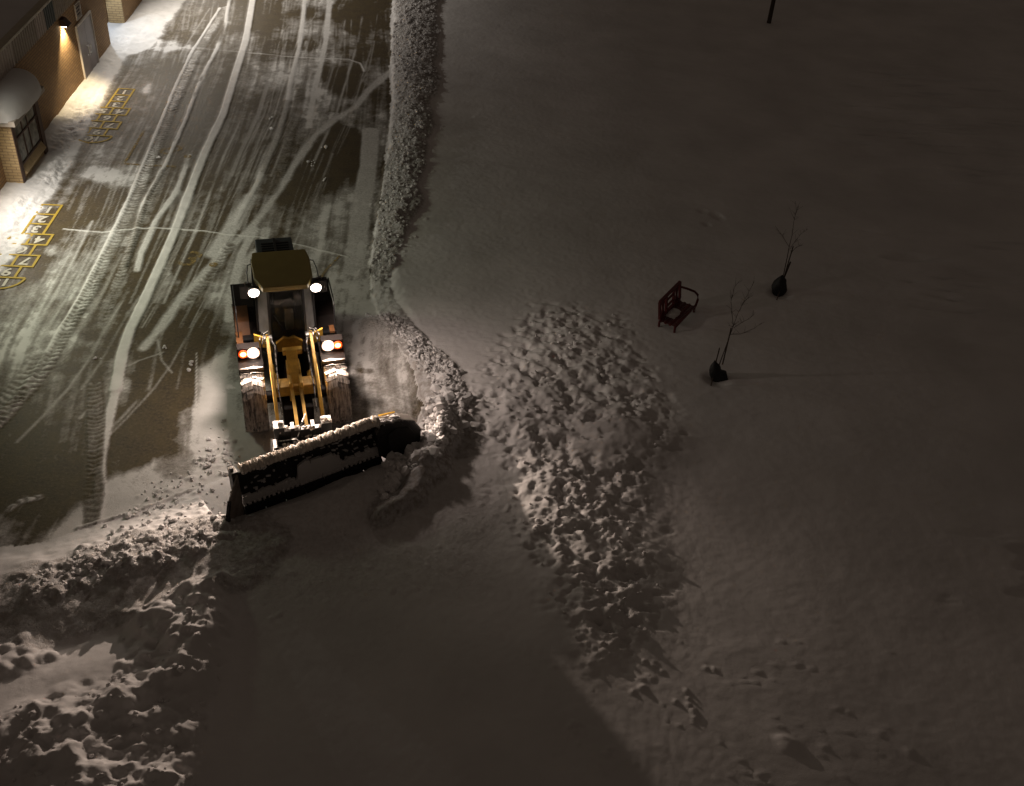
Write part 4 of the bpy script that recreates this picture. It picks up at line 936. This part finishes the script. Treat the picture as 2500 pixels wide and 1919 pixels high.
# ================================================================== SAPLINGS, STAKES, BAGS, TREE
def hgt_pt(base, px, py):
    """point seen at (px,py) standing over base"""
    d = cR*((px-1250)/FPX)+cD*((py-959.5)/FPX)+cF; t = (base[0]*d[0]+base[1]*d[1])/(d[0]**2+d[1]**2)
    return Vector((d[0]*t, d[1]*t, CH+d[2]*t))
def sapling(name, base_px, trunk, branches, label, r=.017):
    b = ground_at(*base_px); root = empty(name, tuple(b)); tag(root, label, 'tree', 'bare saplings beside the bench')
    rel = lambda p: hgt_pt(b, *p)-Vector(b)
    pts = [Vector((0, 0, -.05))]+[rel(p) for p in trunk]
    mb = MB(); mb.tube(pts, [r*(1-.55*i/(len(pts)-1)) for i in range(len(pts))], 7); mb.build('trunk', M['bark'], root)
    rr = random.Random(base_px[0])
    mb = MB()
    for br in branches:
        P = [rel(p) for p in br]; P = [p+Vector((0, rr.uniform(-.12, .12)*i/len(P), 0)) for i, p in enumerate(P)]
        mb.tube(P, [.0075*(1-.6*i/(len(P)-1)) for i in range(len(P))], 5)
        for i in range(len(P)-1):
            for _ in range(3):
                q = P[i].lerp(P[i+1], rr.random()); e = q+Vector((rr.uniform(-.16, .16), rr.uniform(-.12, .12), rr.uniform(.05, .22)))
                mb.tube([q, q.lerp(e, .5)+Vector((0, 0, .01)), e], [.004, .003, .002], 4)
    mb.build('crown', M['bark'], root); return b
z6 = lambda x, y: (1600+x/4.942, 640+y/4.942)
z5 = lambda x, y: (1550+x/3.17, 450+y/3.17)
bL = sapling('sapling', (1750, 925), [z6(770, 1240), z6(840, 1050), z6(900, 880), z6(940, 775)],
    [[z6(*p) for p in q] for q in ([(940, 775), (925, 620), (915, 480), (905, 340)], [(925, 430), (945, 360), (965, 230)], [(940, 775), (990, 640), (1040, 520), (1110, 400), (1195, 240)], [(1045, 515), (1110, 450), (1165, 410)], [(950, 790), (1050, 730), (1130, 670), (1200, 645)], [(905, 870), (1030, 865), (1200, 810), (1290, 750)], [(935, 780), (880, 760)])],
    'thin leafless sapling nearer the camera, its base in a black bag, right of the bench')
bR = sapling('sapling', (1905, 715), [z5(1150, 700), z5(1180, 560), z5(1195, 480), z5(1215, 400)],
    [[z5(*p) for p in q] for q in ([(1215, 400), (1232, 280), (1245, 200), (1246, 135)], [(1195, 485), (1140, 400), (1085, 320)], [(1200, 500), (1240, 440), (1290, 385), (1335, 345)], [(1210, 530), (1250, 490), (1300, 460)], [(1235, 270), (1215, 230)], [(1240, 240), (1270, 170)])],
    'thin leafless sapling farther from the camera with a black bag at its foot')
def stake(pa, pb, base, label, r=.016):
    a = hgt_pt(base, *pa); b_ = hgt_pt(base, *pb); o = MB().tube([b_, a], r, 6).build('tree_stake', M['bark']); tag(o, label, 'stake', 'wooden stakes around the saplings'); return o
stake(z6(775, 1035), z6(725, 1230), bL-np.array([.18, 0, 0]), 'short dark stake standing left of the nearer sapling')
stake(z6(915, 795), z6(810, 1235), bL, 'long dark stake tied along the stem of the nearer sapling', .018)
stake(z6(690, 1400), z6(670, 1497), ground_at(1736, 943), 'stake stub poking from the snow below the nearer black bag')
stake(z5(1225, 480), z5(1160, 700), bR+np.array([.05, 0, 0]), 'longest stake right of the farther sapling')
stake(z5(1204, 600), z5(1152, 730), bR+np.array([.1, .05, 0]), 'thick shorter stake against the farther sapling', .024)
stake(z5(1120, 830), z5(1097, 895), ground_at(1896, 732), 'stake stub in the snow below the farther black bag')
def bag(px, py, w, h, label, tail=0):
    b = ground_at(px, py); vs = []; rr = random.Random(px); n, m_ = 16, 9; dx = tail
    for j in range(m_+1):
        t = j/m_; z = t*h-.06; rad = w*(1-.15*(1-t))*math.sin(math.pi*min(1, .28+.74*t))**.7 if j < m_ else .02
        for i in range(n):
            a = 2*math.pi*i/n; k = rad*(1+.12*math.sin(3*a+j)+rr.uniform(-.05, .05)); vs.append((math.cos(a)*k-dx*t, math.sin(a)*k*.8, z))
    mb = MB().add(vs, [(j*n+i, j*n+(i+1) % n, (j+1)*n+(i+1) % n, (j+1)*n+i) for j in range(m_) for i in range(n)]+[tuple(reversed(range(n))), tuple(range(m_*n, m_*n+n))])
    if tail: mb.prism([(-.16, -.02), (.30, -.04), (.20, .22), (-.1, .3)], 'y', -.08, .08)
    o = mb.build('watering_bag', M['bag'], smooth=True); o.location = tuple(b); tag(o, label, 'bag', 'black bags at the feet of the saplings')
bag(1751, 925, .19, .62, 'black bag slumped at the foot of the nearer sapling with a trailing flap', .16)
bag(1899, 716, .25, .66, 'black rounded bag at the foot of the farther sapling')
# tree at the top edge (its crown is out of the picture)
tb = ground_at(1877, 56); root = empty('bare_tree', tuple(tb)); tag(root, 'dark slender tree trunk rising out of the top edge of the photo', 'tree')
MB().tube([(0, 0, -.1), (0, 0, 1.2), (.05, .0, 3), (.0, .1, 5), (.1, .1, 6.5)], [.11, .10, .09, .07, .04], 10).build('trunk', M['bark'], root)
mb = MB(); rr = random.Random(4)
def grow(p, d, r, l, k):
    q = p+d*l; mb.tube([p, p.lerp(q, .5)+Vector((rr.uniform(-.05, .05), rr.uniform(-.05, .05), 0)), q], [r, r*.8, r*.6], 5)
    if k:
        for _ in range(3): grow(q, (d+Vector((rr.uniform(-.8, .8), rr.uniform(-.8, .8), rr.uniform(-.1, .6)))).normalized(), r*.6, l*.72, k-1)
for k in range(7): grow(Vector((.02, .03, 2.6+k*.6)), Vector((math.cos(k*2.4), math.sin(k*2.4), .8)).normalized(), .035, .9, 3)
mb.build('crown', M['bark'], root)
